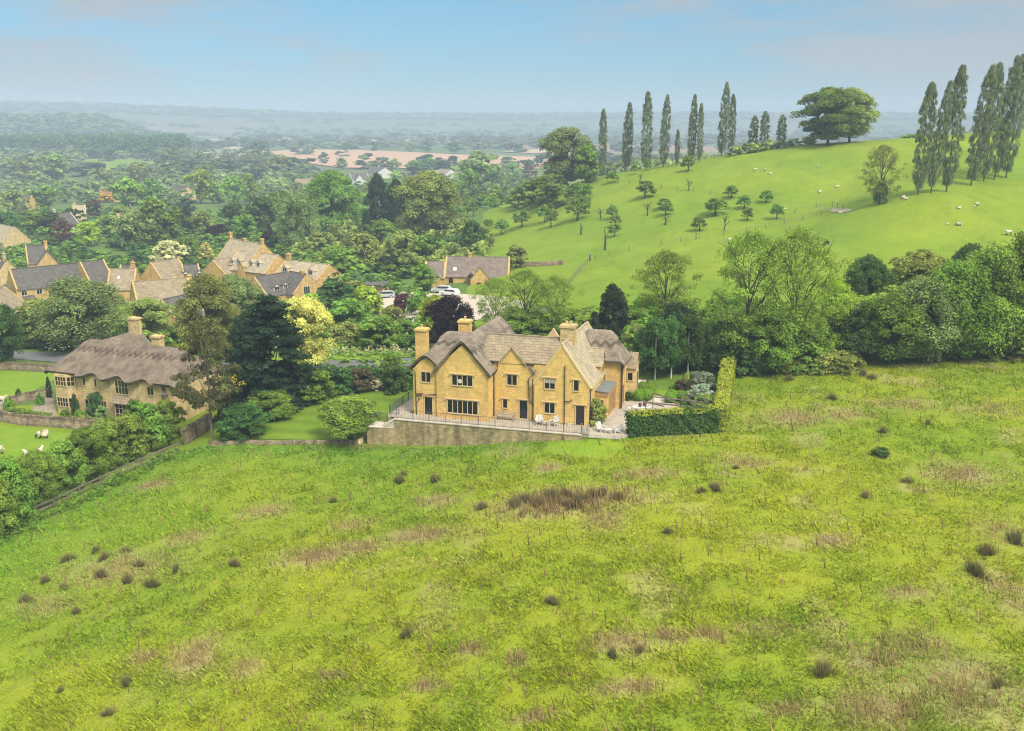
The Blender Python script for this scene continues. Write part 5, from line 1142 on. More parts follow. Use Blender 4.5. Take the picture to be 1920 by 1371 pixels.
# ------------------------------------------------------------------ trees: (kind, px, base, height, width, foliage, label)
T = [
# around the cottage and the lawn
('pine',398,822,222,125,'pine','tall thin pine with a bare pale trunk between cottage and lawn','palebark'),
('conifer',513,766,206,178,'conifer','huge spreading blackish green conifer behind the lawn'),
('cypress',462,700,110,70,'conifer','dark conifer shoulder left of the huge blackish conifer'),
('bush',462,818,60,98,'deep','broad dark laurel bush flecked with white at the left edge of the lawn'),
('bush',512,783,52,100,'mid','dark green laurel bush between the white flecked bush and the big conifer'),
('bush',592,755,66,72,'mid','rounded fresh green bush at the right foot of the big conifer'),
('bush',430,790,60,60,'brownish','brown twiggy shrub behind the pine trunk'),
('bush',340,700,55,60,'lime','bright light green tree beside the right cottage chimney'),
('round',572,700,138,112,'gold','big round tree covered in pale yellow blossom'),
('bush',445,725,22,26,'yellow','small vivid yellow shrub seen behind the pine'),
('apple',657,824,76,122,'fresh','low spreading umbrella shaped tree on the lawn beside the terrace','bark'),
('bush',706,733,22,30,'cream','small shrub covered in white blossom at the back of the lawn'),
('bush',640,737,50,60,'deep','dark shrub at the back left corner of the lawn'),
('bush',678,735,46,50,'brownish','brownish shrub in the border at the back of the lawn'),
('bush',742,735,50,52,'deep','dark shrub behind the white blossom by the house'),
('bush',768,728,42,36,'mid','green shrub against the left corner of the house'),
('round',735,716,52,40,'mid','small green tree behind the white blossom shrub'),
('bush',655,650,44,70,'olive','scrubby olive bush on the roadside bank'),
('bush',712,655,60,92,'mid','wide rounded green bush beside the road behind the lawn'),
('bush',768,655,56,60,'mid','green bush left of the tall house chimney'),
('round',845,662,104,94,'purple','large round blackish purple beech right behind the house'),
('round',817,640,84,70,'lime','bright green tree left of the purple beech'),
('bush',738,620,45,50,'olive','olive shrub beside the gravel drive'),
('bush',757,588,36,44,'plum','dark red leaved bush on the gravel drive'),
('bush',788,590,44,48,'mid','green bush right of the red leaved bush'),
('bush',690,590,52,60,'lime','yellow green bush beside the silver car'),
('bush',652,630,66,84,'mid','green rounded bush left of the gravel spur'),
('bush',630,588,62,90,'deep','dark green bush in front of the garage'),
('bush',595,592,46,64,'lime','light green bush below the white gable window'),
('bush',660,570,44,60,'olive','olive bush left of the garage'),
('willow',152,660,134,145,'grey','wide feathery grey green willow before the village houses'),
('round',75,652,88,92,'olive','dusky olive tree left of the willow'),
('round',278,655,92,110,'olive','olive tree right of the willow behind the cottage roof'),
('round',5,690,118,84,'deep','dark green tree cut by the left edge beside the road'),
('round',395,670,150,120,'olive','soft olive green tree behind the pine'),
('round',440,640,120,110,'grey','grey green tree between olive tree and big conifer'),
('bush',325,650,40,60,'mid','green bushes behind the cottage chimneys'),
('bush',40,655,50,60,'deep','dark hedge bush by the road at the left'),
('bush',110,655,42,70,'deep','dark hedge bush below the willow'),
# right of the house
('airy',985,640,132,120,'fresh','airy light green tree with open limbs behind the house roof'),
('airy',1040,632,112,96,'fresh','airy light green tree left of the dark cypress'),
('airy',930,622,98,84,'fresh','airy green tree by the bungalow gable'),
('bush',985,640,52,110,'mid','green undergrowth shrub below the airy trees behind the roof'),
('bush',1085,650,60,90,'fresh','fresh green bush behind the right chimney'),
('cypress',1147,648,112,76,'dark','dense dark cypress with a pointed top behind the house'),
('round',1192,680,72,50,'olive','pale yellow green tree beside the thatched hip'),
('airy',1245,640,165,128,'fresh','see-through ash tree with fine bare limbs behind the birches'),
('airy',1398,690,248,185,'fresh','tall ash tree with gnarled dark limbs, left of the two big ones'),
('airy',1485,690,252,170,'fresh','tall ash tree with crooked limbs, right of the two big ones'),
('airy',1550,672,150,110,'lime','lighter ash tree at the right of the two big ones'),
('round',1442,700,130,120,'mid','leafy lower growth under the two big ash trees'),
('bush',1345,690,85,100,'deep','dark thicket behind the back end of the yellow green hedge'),
('bush',1330,650,70,90,'mid','green thicket right of the birches'),
('bush',1400,700,70,80,'deep','dark ivy clad growth at the foot of the left big ash'),
('bush',1500,690,90,110,'mid','green thicket at the foot of the right big ash'),
('round',1622,610,126,92,'deep','dense dark green round tree at the edge of the hill pasture'),
('bush',1605,670,100,130,'deep','dark bushy tree below the dense round tree'),
('round',1715,600,126,112,'olive','dull olive tree behind the right hand thicket'),
('round',1805,600,136,110,'deep','dark topped tree behind the right hand thicket'),
('willow',1668,680,128,135,'mid','light olive willow scrub, leftmost of the right hand thicket'),
('willow',1730,680,155,135,'grey','green willow scrub, second from the left in the right hand thicket'),
('willow',1790,678,182,145,'mid','tall green willow scrub in the middle of the right hand thicket'),
('willow',1850,674,205,145,'fresh','tall light green willow scrub near the right edge'),
('willow',1912,670,225,145,'mid','tallest grey green willow scrub cut by the right edge'),
('bush',1640,600,40,50,'lime','small bright bush below the dense round tree'),
# hill top
('poplar',1129,326,117,21,'poplar','first poplar of the far row, counting from the left'),
('poplar',1174,321,120,25,'poplar','second poplar of the far row, counting from the left'),
('poplar',1211,318,136,27,'poplar','broad third poplar of the far row, counting from the left'),
('poplar',1243,314,127,23,'poplar','fourth poplar of the far row, counting from the left'),
('poplar',1269,311,64,13,'poplar','short young poplar in the gap of the far row'),
('poplar',1294,306,120,21,'poplar','taller poplar of the close pair in the middle of the far row'),
('poplar',1311,304,103,16,'poplar','shorter poplar of the close pair in the middle of the far row'),
('poplar',1352,293,129,24,'poplar','tallest poplar of the far row'),
('poplar',1370,292,108,19,'poplar','poplar touching the right side of the tallest far one'),
('poplar',1410,282,62,24,'poplar','small poplar with pale leaves, left of the three at the row end'),
('poplar',1432,281,68,24,'poplar','small poplar with pale leaves, middle of the three at the row end'),
('poplar',1462,277,58,24,'poplar','small poplar with pale leaves, last of the far row'),
('round',1552,272,100,108,'mid','dark green oak, left of the two joined on the hilltop'),
('round',1592,267,94,98,'olive','oak with a visible trunk, right of the two joined on the hilltop'),
('airy',1648,382,104,82,'olive','ivy trunked hawthorn on the hillside left of the near poplars'),
('bush',1650,383,46,24,'deep','dark ivy mass round the hawthorn trunk'),
('poplar',1721,365,196,44,'poplar','tall near poplar, leftmost of the group of three'),
('poplar',1745,362,196,32,'poplar','slim near poplar in the middle of the group of three'),
('poplar',1774,360,220,42,'poplar','tall near poplar, rightmost of the group of three'),
('poplar',1820,348,210,44,'poplar','near poplar, leftmost of the dense right hand group'),
('poplar',1844,340,206,40,'poplar','near poplar standing second in the dense right hand group'),
('poplar',1864,337,215,40,'poplar','near poplar standing third in the dense right hand group'),
('poplar',1886,334,214,40,'poplar','near poplar, rightmost of the dense right hand group'),
('airy',1655,400,60,20,'olive','x') ,
# edge between orchard and village
('round',1062,345,104,102,'grey','big pale green tree at the left foot of the poplar row'),
('round',1100,345,70,60,'mid','green tree between the pale big tree and the first poplar'),
('round',900,372,84,110,'grey','large hazy grey green tree beyond the orchard'),
('round',880,382,62,50,'mid','green tree at the top left corner of the orchard'),
('bush',993,340,30,36,'russet','coppery red tree left of the big pale tree'),
('bush',1000,352,20,50,'brownish','brown scrub below the coppery tree'),
('round',1035,352,42,40,'mid','green tree at the foot of the big pale tree'),
('round',805,452,124,124,'olive','very large rounded olive green tree in the middle distance'),
('cypress',712,442,110,64,'dark','tall blackish brown conifer left of the large olive tree'),
('cypress',745,442,100,52,'dark','blackish conifer touching the large olive tree'),
('round',625,442,114,112,'mid','very large fresh green tree left of the blackish conifers'),
('round',636,442,44,40,'lime','small bright green tree under the very large fresh one'),
('willow',556,470,106,84,'grey','grey green birch like tree left of the very large fresh one'),
('round',885,478,62,52,'deep','dark tree above the bungalow roof'),
('round',908,474,46,40,'olive','olive tree right above the bungalow roof'),
('bush',968,502,40,46,'olive','bush at the right end of the bungalow'),
('round',800,500,60,64,'mid','green tree behind the left end of the bungalow'),
('round',795,545,48,54,'mid','green tree in front of the lower bungalow wing'),
('round',760,500,66,70,'olive','olive tree in the scrub above the garage'),
('round',715,470,56,74,'mid','green tree in the middle of the scrub above the garage'),
('round',680,510,70,84,'olive','rounded olive tree left of the garage roof'),
('bush',640,520,56,80,'mid','green bush right of the pale roofed wing'),
('bush',725,522,40,60,'dark','dark hedge bush behind the garage'),
('bush',600,470,34,60,'olive','olive bush behind the pale roofed wing'),
('bush',505,462,30,34,'purple','dark purple bush at the right end of the manor roof'),
('bush',405,452,30,46,'purple','dark purple tree behind the manor chimneys'),
('bush',410,514,26,34,'purple','dark purple bush in front of the dormered wing'),
('conifer',388,500,44,38,'gold','golden green conifer left of the manor roof'),
('round',355,500,54,46,'mid','green tree between the cream tree and the golden conifer'),
('round',318,505,52,70,'cream','cream white flowering tree behind the village roofs'),
('round',440,445,60,58,'deep','dark crowned chestnut tree above the manor'),
('round',300,462,84,90,'mid','massive green oak in the middle of the village trees'),
('round',250,470,72,70,'grey','grey green tree below the massive oak'),
('round',243,404,68,66,'fresh','light green dome tree with sunlit top, right of the yellow tree'),
('round',288,402,64,50,'mid','green dome tree touching the light one at its right'),
('round',200,380,16,34,'yellow','small tree of vivid yellow flowers'),
('round',376,382,62,54,'lime','brilliant yellow green tree, brightest of the far village'),
('round',438,388,56,50,'fresh','bright green tree, left of the bright pair'),
('round',468,384,56,44,'fresh','bright green tree, right of the bright pair'),
('round',400,382,40,34,'fresh','green tree between the brilliant tree and the bright pair'),
('round',440,366,30,36,'mid','green tree behind the bright pair'),
('round',88,396,46,52,'mid','dark based round green oak at the left of the village'),
('round',110,374,30,24,'fresh','small green tree right of the round oak'),
('round',30,402,44,56,'olive','yellowish olive tree near the left edge'),
('round',15,450,50,60,'deep','dark tree at the left edge above the first house'),
('round',120,460,46,44,'russet','brownish leaved tree in the village wood'),
('round',165,462,44,48,'lime','yellow green tree left of the grey green one'),
('round',205,445,40,50,'fresh','bright green tree in the village wood'),
('conifer',352,440,52,30,'dark','narrow dark conifer right of the massive oak'),
('round',380,440,44,40,'olive','olive tree right of the narrow conifer'),
('round',350,404,32,40,'dark','dark small tree below the brilliant one'),
('round',345,424,32,24,'russet','brown tinted tree beside the narrow conifer'),
('round',500,438,66,70,'deep','deep green tree left of the birch like tree'),
('round',530,420,60,60,'mid','green tree behind the birch like tree'),
('round',478,424,40,50,'olive','olive tree below the bright pair'),
('round',460,450,46,50,'mid','green chestnut right above the manor'),
('round',60,440,44,60,'mid','green tree above the sharp gabled house'),
('round',95,440,42,50,'deep','dark tree right of the sharp gabled house'),
('round',230,432,44,44,'olive','olive tree between bright tree and oak'),
('round',140,430,38,44,'deep','dark tree below the pale cottage'),
('round',175,410,34,40,'brownish','brownish tree below the yellow flowering tree'),
('round',20,330,32,40,'olive','hazy tree at the left edge beyond the village'),
('round',60,340,44,50,'olive','hazy dull tree beyond the round oak'),
('round',100,345,54,70,'grey','hazy broad grey green tree left of the small field'),
('round',195,350,34,60,'olive','hazy olive tree right of the small field'),
('round',262,352,46,46,'olive','hazy dome tree above the light green domes'),
('round',315,342,36,50,'grey','hazy grey tree right of the hazy dome'),
('round',385,345,36,44,'mid','hazy green tree above the brilliant one'),
('round',205,303,28,36,'deep','isolated hazy dark tree in front of the long wood'),
('round',276,300,30,46,'deep','hazy dark tree at the foot of the long wood'),
('round',320,318,36,56,'mid','hazy green tree right of the long wood'),
('round',525,330,38,44,'olive','hazy olive tree left of the far houses'),
('round',568,330,22,34,'grey','hazy grey tree left of the far roofs'),
('round',608,308,22,22,'deep','hazy dark tree on the near edge of the pink field'),
('round',640,318,22,26,'mid','hazy tree before the pink field'),
('round',570,318,18,26,'grey','small hazy tree above the far roofs'),
('round',485,300,34,40,'deep','dark hazy tree pair at the left end of the pink field'),
('round',740,322,24,26,'grey','hazy willow behind the far houses'),
('round',742,345,24,30,'lime','light green tree beside the grey hipped roof'),
('round',778,325,24,34,'mid','hazy green tree right of the grey hipped roof'),
('round',772,330,16,28,'purple','small purple tree in front of the hazy green one'),
('round',808,322,26,24,'mid','hazy green tree behind the tiled far house'),
('round',930,352,40,60,'grey','hazy grey thicket left of the coppery tree'),
('round',960,340,34,46,'grey','hazy grey tree behind the coppery tree'),
('round',992,322,22,26,'deep','dark tree at the right end of the pink field'),
('round',388,286,24,32,'deep','hazy oak with two domes left of the sheds'),
('round',460,280,20,24,'deep','hazy oak above the farm sheds'),
('round',648,284,16,16,'deep','small far tree on the field edge'),
('round',700,284,18,26,'deep','small far tree group on the field edge'),
('round',768,286,20,26,'grey','hazy tree beyond the pink field'),
('round',800,286,22,20,'deep','dark hazy tree beyond the pink field'),
('round',850,288,22,40,'deep','hazy broad tree clump beyond the pink field'),
('round',900,288,20,34,'grey','hazy grey tree clump beyond the pink field'),
]
GRP = {'poplar': 'poplars on the hill'}
for r in T:
    if r[6] == 'x': continue
    kind = r[0]; bk = r[7] if len(r) > 7 else 'bark'
    plant(kind, *r[1:6], r[6], group=GRP.get(kind), bark=bk, near=420 if r[1] > 1040 and r[2] < 420 else None)
# birches with white stems behind the garden lawn
for px, b, lb in ((1228,713,'white stemmed birch, leftmost of three behind the garden lawn'),(1258,711,'white stemmed birch in the middle behind the garden lawn'),(1289,706,'white stemmed birch, rightmost of three behind the garden lawn')):
    P = hit(px, b); d = P[1] * CP + (CAMH - P[2]) * SP; o = empty('birch_tree', tuple(P), 0, lb, 'tree', 'birches behind the garden lawn'); h = 118 * d / FPX; w = 62 * d / FPX
    c = link('crown', lib('willow', int(px) % 4, 0), None, o); c.scale = (w, w, h * .86); c.location = (0, 0, h * .14); obj_mat(c, MT['L_deep'])
    V, F = tube_np([(0, 0, -.2), (.02, 0, h * .3), (-.03, .03, h * .6), (0, 0, h * .93)], [.11, .09, .06, .02], 7); link('trunk', npmesh('trunk', V, F, smooth=True), MT['birch'], o)
for px, b, w, h, mt, lb in ((1205,700,50,90,'deep','dark shrub behind the left birch'),(1245,694,70,95,'dark','dark yew like shrub between the birches'),(1290,692,70,95,'deep','dark shrub behind the right birch'),(1325,692,60,80,'deep','dark shrub left of the yellow green hedge'),
                           (1270,682,90,110,'dark','tall dark backdrop shrub behind the birches')):
    plant('bush', px, b, h, w, mt, lb)
# young trees along the paddock fence
for k, (px, b, h, w, lb) in enumerate([(20,985,130,90,'nearest young thorn tree by the paddock fence at the left edge'),(75,955,112,84,'second young thorn tree along the paddock fence'),(125,925,100,80,'third young thorn tree along the paddock fence'),(170,905,104,76,'fourth young thorn tree along the paddock fence'),
     (205,880,96,72,'fifth young thorn tree along the paddock fence'),(245,868,90,70,'sixth young thorn tree along the paddock fence'),(285,848,92,74,'seventh young thorn tree, close below the cottage door'),(318,836,86,60,'last young thorn tree, at the corner of the cottage wall'),(-15,1010,130,90,'young thorn tree cut by the left edge')]):
    plant('round' if k % 2 else 'bush', px, b, h, w, 'fresh' if k % 3 else 'mid', lb, group='young thorn trees along the paddock fence', name='thorn_tree', cat='tree')
# orchard of old apple trees
for k, (px, b, h, w, kind, lb) in enumerate([(940,440,26,26,'apple','near the left edge, leaning right of a smaller one'),(916,432,20,18,'apple','smallest at the left edge of the orchard'),(978,427,30,30,'apple','below the top left rows, alone'),(1033,427,34,24,'apple','front one of an overlapping pair'),(1021,418,32,26,'apple','rear one of an overlapping pair'),
    (1082,414,40,40,'apple','large and wide, in the middle of the left half'),(1098,400,30,18,'apple','pressed against the wide middle one'),(1126,411,20,22,'bare','nearly leafless, right of the wide middle one'),(1148,411,24,22,'apple','top one of a vertical chain of three'),(1154,425,20,20,'apple','middle one of a vertical chain of three'),(1152,444,22,22,'apple','bottom one of a vertical chain of three'),
    (877,406,28,20,'apple','at the far left corner beside its twin'),(887,406,26,18,'apple','twin at the far left corner'),(920,392,24,28,'apple','in the upper left rows, second from the left'),(953,390,20,24,'apple','in the upper left rows, small'),(972,384,28,24,'apple','in the upper left rows beside the thicket'),(988,396,22,18,'apple','small, under the upper left rows'),(997,378,28,26,'apple','at the top of the left rows'),
    (1052,360,22,26,'apple','at the top corner under the big pale tree'),(1067,379,24,18,'apple','left of the wide pair in the upper middle'),(1082,372,28,26,'apple','rear of the wide pair in the upper middle'),(1094,376,30,32,'apple','front of the wide pair in the upper middle'),(1210,372,30,34,'apple','dark and broad, alone in the upper middle'),(1148,343,20,22,'apple','small, below the first poplars'),(1200,340,14,14,'bare','leafless, below the third poplar'),
    (1291,358,22,18,'bare','ragged, below the short young poplar'),(1290,321,26,24,'apple','against the foot of the poplar row'),(1190,327,18,12,'apple','under the second poplar'),(1215,320,18,14,'apple','under the third poplar'),(1214,404,26,22,'bare','greyish leafless, left of the stacked three'),(1244,392,18,26,'apple','top of the stacked three'),(1248,404,22,24,'apple','middle of the stacked three'),(1247,422,18,28,'bare','thin and bent, bottom of the stacked three'),
    (1341,404,30,40,'apple','round and dark, largest of the right half'),(1311,433,24,26,'apple','leaning, near the fence'),(1395,392,24,24,'apple','rear of two stacked on the right'),(1402,414,22,20,'apple','front of two stacked on the right'),(1371,372,22,24,'apple','on the upper right, alone'),(1436,381,22,22,'apple','beside the upper fence'),(1456,412,28,22,'apple','sparse and upright, rightmost of the orchard'),(1358,432,30,20,'bare','greyish leafless, on the fence line')]):
    plant(kind, px, b, h * 1.04, w * 1.15, 'mid', ('dead grey orchard tree ' if kind == 'bare' else 'old apple tree ') + lb, group='old apple trees of the hillside orchard', bark='bark', lod=1, near=420)
for px, b, lb in ((1089,440,'short broken dead stump in the orchard'),(1134,469,'tall jagged dead trunk near the orchard fence')):
    P = hit(px, b); m = MB(); h = 3.2 if px < 1100 else 5.2; m.tube((0, 0, -.2), (.1, 0, h * .6), .35, .22, 7); m.tube((.1, 0, h * .6), (-.2, .1, h), .2, .05, 6); m.tube((.08, 0, h * .5), (.7, 0, h * .8), .13, .04, 5); tag(m.build('dead_tree', MT['bark'], None, tuple(P)), lb, 'tree')

# ------------------------------------------------------------------ masses nobody could count
rg = np.random.default_rng(12)
def spots_px(n, x0, x1, y0, y1, w, h, edge=None):
    r = []
    for _ in range(n):
        P = hit(rg.uniform(x0, x1), rg.uniform(y0, y1)); s = rg.uniform(.7, 1.3); r.append((P[0], P[1], P[2], w * s, h * s * rg.uniform(.8, 1.2)))
    return r
def spots_line(pts, gap, w, h, jit=1.0):
    r = []
    for a, b_ in zip(pts[:-1], pts[1:]):
        A_ = hit(*a); B_ = hit(*b_); L = np.linalg.norm((B_ - A_)[:2])
        for k in range(max(1, int(L / gap))): q = A_ + (B_ - A_) * (k + rg.random()) * gap / L; x, y = q[0] + rg.normal(0, jit), q[1] + rg.normal(0, jit); s = rg.uniform(.7, 1.35); r.append((x, y, zg(x, y), w * s, h * s))
    return r
def blocked(x, y):
    return False
und = [(660,640),(700,650),(800,520),(640,560)]
sp = []
for _ in range(900):
    px = rg.uniform(0, 860); py = rg.uniform(395, 560)
    if px > 780 and py > 470: continue
    P = hit(px, py); x, y = P[0], P[1]; clear = True
    for o in bpy.data.objects:
        if o.type == 'EMPTY' and o.get('category') == 'house' and math.hypot(o.location.x - x, o.location.y - y) < 11.5: clear = False; break
    if clear: s = rg.uniform(.6, 1.4); sp.append((x, y, P[2], 6 * s, 3.2 * s))
mass('village_scrub', sp[::2], 'mid', 'hedges and scrub between the village gardens', lodn=(16, 26), leaf=.10); mass('village_scrub', sp[1::2], 'deep', 'darker hedges between the village gardens', lodn=(16, 26), leaf=.10)
mass('village_scrub', spots_px(160, 560, 900, 430, 520, 6, 5), 'olive', 'olive scrub above the garage and bungalow', lodn=(18, 18), leaf=.11)
mass('roadside_growth', spots_px(50, 590, 800, 655, 688, 2.5, .8) + spots_px(90, 0, 560, 630, 655, 4, 2.6), 'fresh', 'tall roadside growth behind the lawn', lodn=(18, 34), leaf=.07)
mass('cow_parsley', spots_line([(600,668),(700,666),(775,667)], .35, 1.0, 1.3, .4), 'cream', 'white cow parsley along the road verge', lodn=(10, 8), leaf=.10)
mass('hedge_bank', spots_px(150, 600, 780, 714, 730, 2.2, 1.9), 'deep', 'dark garden hedge along the back of the lawn', lodn=(18, 40), leaf=.07)
mass('bramble_bank', spots_px(170, 1390, 1600, 672, 700, 3.0, 1.7) + spots_px(60, 1600, 1920, 662, 676, 3, 1.2), 'olive', 'low bramble bank at the edge of the field', lodn=(20, 44), leaf=.06)
mass('thicket', spots_px(110, 1180, 1600, 620, 668, 6, 4.2) , 'mid', 'green thicket behind the birches and ash trees', lodn=(26, 60), leaf=.055)
mass('thicket', spots_px(110, 1560, 1930, 560, 660, 7, 5.0), 'fresh', 'dense willow thicket at the right edge of the field', lodn=(28, 64), leaf=.05)
mass('garden_scrub', spots_px(60, 960, 1180, 600, 640, 5, 2.4), 'fresh', 'shrubbery between the house and the bungalow', lodn=(24, 44), leaf=.065)
mass('garden_scrub', spots_px(26, 590, 690, 560, 640, 4.5, 2.6) + spots_px(14, 770, 830, 600, 640, 4, 2.2), 'mid', 'garden shrubs round the gravel drive', lodn=(24, 44), leaf=.065)
# tall weeds and parsley along the paddock fence
mass('fence_weeds', spots_line([(-20,1018),(335,852)], .3, .9, .8, .8), 'mid', 'rank nettles along the paddock fence', lodn=(12, 24), leaf=.10)
mass('fence_parsley', spots_line([(-20,1005),(60,975)], .35, .7, .9, .6) + spots_line([(230,895),(335,850)], .5, .6, .8, .9), 'cream', 'white cow parsley along the paddock fence', lodn=(5, 5), leaf=.10)
# hedge on the ridge behind the poplars, trees in the hollow beyond
mass('ridge_hedge', spots_line([(1376,292),(1440,281),(1500,273),(1530,270)], 1.5, 4, 2.5, .5) + spots_line([(1610,262),(1700,259),(1800,254)], 2.5, 3, 1.0, .3), 'olive', 'field hedge along the crest of the hill', lodn=(12, 10), leaf=.2)
sp = []
for k in range(170):
    x = rg.uniform(45, 175); y = 455 + rg.uniform(0, 60) - .2 * (x - 45); z = zg(x, y); f = (x - 45) / 130; s = rg.uniform(.8, 1.25); top = 9.5 + 11.5 * f; sp.append((x, y, z, 13 * s, max(6, (top - z) * rg.uniform(.85, 1.12))))
mass('hollow_wood', sp, 'farlt', 'light green wood in the hollow behind the poplar row', shape='round', lodn=(26, 20), leaf=.12)
sp = []
for k in range(120): x = rg.uniform(230, 560); y = 820 + rg.uniform(0, 260); sp.append((x, y, zg(x, y), 20, rg.uniform(8, 16)))
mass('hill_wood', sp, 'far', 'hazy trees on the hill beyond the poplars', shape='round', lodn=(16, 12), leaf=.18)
# the long wood on the plain
sp = []
for k in range(420):
    px = rg.uniform(-60, 350); t = rg.random(); P = hit(px, 297 - 14 * t); sc = 1.0 if px < 346 else .8; sp.append((P[0], P[1], P[2], 26, rg.uniform(24, 30) * sc))
mass('long_wood', sp, 'deep', 'long dark plantation on the plain at the left', shape='round', lodn=(26, 18), leaf=.12)
sp = spots_px(60, -40, 150, 298, 322, 18, 13) + spots_px(16, 150, 350, 296, 300, 18, 12) + spots_px(26, 330, 520, 296, 310, 18, 12); mass('wood_edge', sp, 'farlt', 'lighter trees along the foot of the long wood', shape='round', lodn=(20, 16), leaf=.13)
sp = []
for k in range(150): P = hit(rg.uniform(0, 560), rg.uniform(333, 388)); s = rg.uniform(.6, 1.3); sp.append((P[0], P[1], P[2], 12 * s, 8.5 * s))
mass('middle_wood', sp, 'farlt', 'broken woodland beyond the village', shape='round', lodn=(22, 20), leaf=.12)
sp = []
for k in range(150): P = hit(rg.uniform(560, 1040), rg.uniform(338, 392)); s = rg.uniform(.7, 1.3); sp.append((P[0], P[1], P[2], 11 * s, 6.5 * s))
mass('middle_wood', sp, 'mid', 'trees and gardens between the far houses and the orchard', shape='round', lodn=(22, 20), leaf=.12)
# hedgerows over the plain
sp = []
for k in range(800):
    d = 900 * (3900 / 900) ** rg.random(); az = rg.uniform(-.56, .56); x = d * math.sin(az); y = d * math.cos(az)
    if rg.random() < .65:
        if rg.random() < .5: x = round((x + .25 * y) / 420) * 420 - .25 * y + rg.normal(0, 5)
        else: y = round((y - .3 * x) / 520) * 520 + .3 * x + rg.normal(0, 5)
    if y < 800: continue
    q = ray(640, 292)
    u_, v_ = 960 + FPX * x / (y * CP + 50 * SP), 0
    if 1150 < y < 1700 and -460 < x < 90 and not (rg.random() < .12): continue
    s = rg.uniform(.6, 1.4); sp.append((x, y, 0, (22 + d * .008) * s, (9 + d * .0022) * s))
zz = zf(np.array([q[0] for q in sp]), np.array([q[1] for q in sp])); sp = [(q[0], q[1], z, q[3], q[4]) for q, z in zip(sp, zz)]
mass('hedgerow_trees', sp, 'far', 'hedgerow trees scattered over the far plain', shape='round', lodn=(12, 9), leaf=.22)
sp = []
for k in range(1100):
    a = rg.uniform(-.52, .55); d = rg.uniform(4150, 4750); x = d * math.sin(a); y = d * math.cos(a); sp.append((x, y, 0, 75, rg.uniform(7, 18)))
for k in range(500):
    a = rg.uniform(-.54, -.33); d = rg.uniform(2350, 3100); x = d * math.sin(a); y = d * math.cos(a); sp.append((x, y, 0, 42, rg.uniform(11, 19)))
for k in range(700):
    a = rg.uniform(-.54, .5); d = rg.uniform(1900, 4000); x = d * math.sin(a); y = 300 * round(d * math.cos(a) / 300); sp.append((x, y, 0, 48, rg.uniform(7, 13)))
zz = zf(np.array([q[0] for q in sp]), np.array([q[1] for q in sp])); sp = [(q[0], q[1], z, q[3], q[4]) for q, z in zip(sp, zz)]
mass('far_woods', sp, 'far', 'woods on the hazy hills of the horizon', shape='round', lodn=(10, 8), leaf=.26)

# ------------------------------------------------------------------ fences
def fence(name, pts, label, gap, h, rails, post=.09, wire=.02, mat=None, group=None, maxp=95):
    mat = mat or MT['oldwood']; W_ = [hit(*p) for p in pts] if len(pts[0]) == 2 else pts
    L = [];
    for a, b_ in zip(W_[:-1], W_[1:]):
        n = max(1, int(math.dist(a[:2], b_[:2]) / gap))
        for k in range(n): t = k / n; x = a[0] + (b_[0] - a[0]) * t; y = a[1] + (b_[1] - a[1]) * t; L.append((x, y))
    L.append((W_[-1][0], W_[-1][1])); z = zf(np.array([p[0] for p in L]), np.array([p[1] for p in L])); base = (L[0][0], L[0][1], float(z[0])); root = empty(name, base, 0, label, 'fence', group)
    Q = [(x - base[0], y - base[1], zz - base[2]) for (x, y), zz in zip(L, z)]; m = MB()
    for a, b_ in zip(Q[:-1], Q[1:]):
        for r in rails: m.bar((a[0], a[1], a[2] + r), (b_[0], b_[1], b_[2] + r), wire, wire * 1.6 if wire > .03 else wire)
    m.build('rails', mat, root); pm = MB().bar((0, 0, -.3), (0, 0, h), post); pme = pm.build('post', mat, root); first = True
    for q in Q[:maxp]:
        o = pme if first else pme.copy()
        if not first: col.objects.link(o)
        o.location = q; o.rotation_euler = (rg.normal(0, .03), rg.normal(0, .03), 0); first = False
    return root
fence('paddock_fence', [(-60,1028),(0,1000),(150,930),(335,846)], 'weathered two-rail wooden fence along the paddock edge', 2.4, 1.15, (.45, .95), .11, .09)
fence('field_fence', [(1105,489),(1180,472),(1240,460),(1312,448),(1400,436),(1470,421),(1540,404)], 'post and wire fence climbing between orchard and sheep pasture', 4.5, 1.3, (.5, 1.0), .14, .03, group='post and wire fences of the hill')
fence('field_fence', [(1063,340),(1120,343),(1180,345),(1240,354),(1300,362),(1400,374),(1480,385),(1552,392)], 'post and wire fence crossing the top of the orchard', 6, 1.3, (.5, 1.0), .14, .03, group='post and wire fences of the hill')
fence('field_fence', [(1106,489),(1092,503),(1078,520),(1066,534)], 'short fence running down from the orchard corner to the bungalow', 2.2, 1.2, (.5, 1.0), .12, .03, group='post and wire fences of the hill')
fence('field_fence', [(1490,400),(1530,390),(1560,388),(1580,392)], 'short fence by the worn gateway on the hill', 3, 1.3, (.5, 1.0), .14, .03, group='post and wire fences of the hill')
for px, b, lb in ((1107,489,'stout dark gate posts at the corner of the orchard fence'),(1305,449,'thick strainer post in the middle of the climbing fence'),(1553,397,'grey metal gate leaning at the worn gateway')):
    P = hit(px, b); m = MB()
    if 'gate leaning' in lb:
        for z in (.2, .5, .8, 1.1): m.bar((-2, 0, z), (2, 0, z), .06)
        m.bar((-2, 0, .1), (-2, 0, 1.3), .08); m.bar((2, 0, .1), (2, 0, 1.3), .08); tag(m.build('field_gate', MT['greywood'], None, tuple(P), R(-10)), lb, 'gate')
    else:
        m.bar((0, 0, -.3), (0, 0, 1.6), .25, .25); m.bar((1.2, 0, -.3), (1.2, 0, 1.5), .2) if px == 1107 else None; m.bar((0, 0, 1.2), (1.2 if px == 1107 else .5, 0, .9), .1); tag(m.build('strainer_post', MT['oldwood'], None, tuple(P)), lb, 'post')

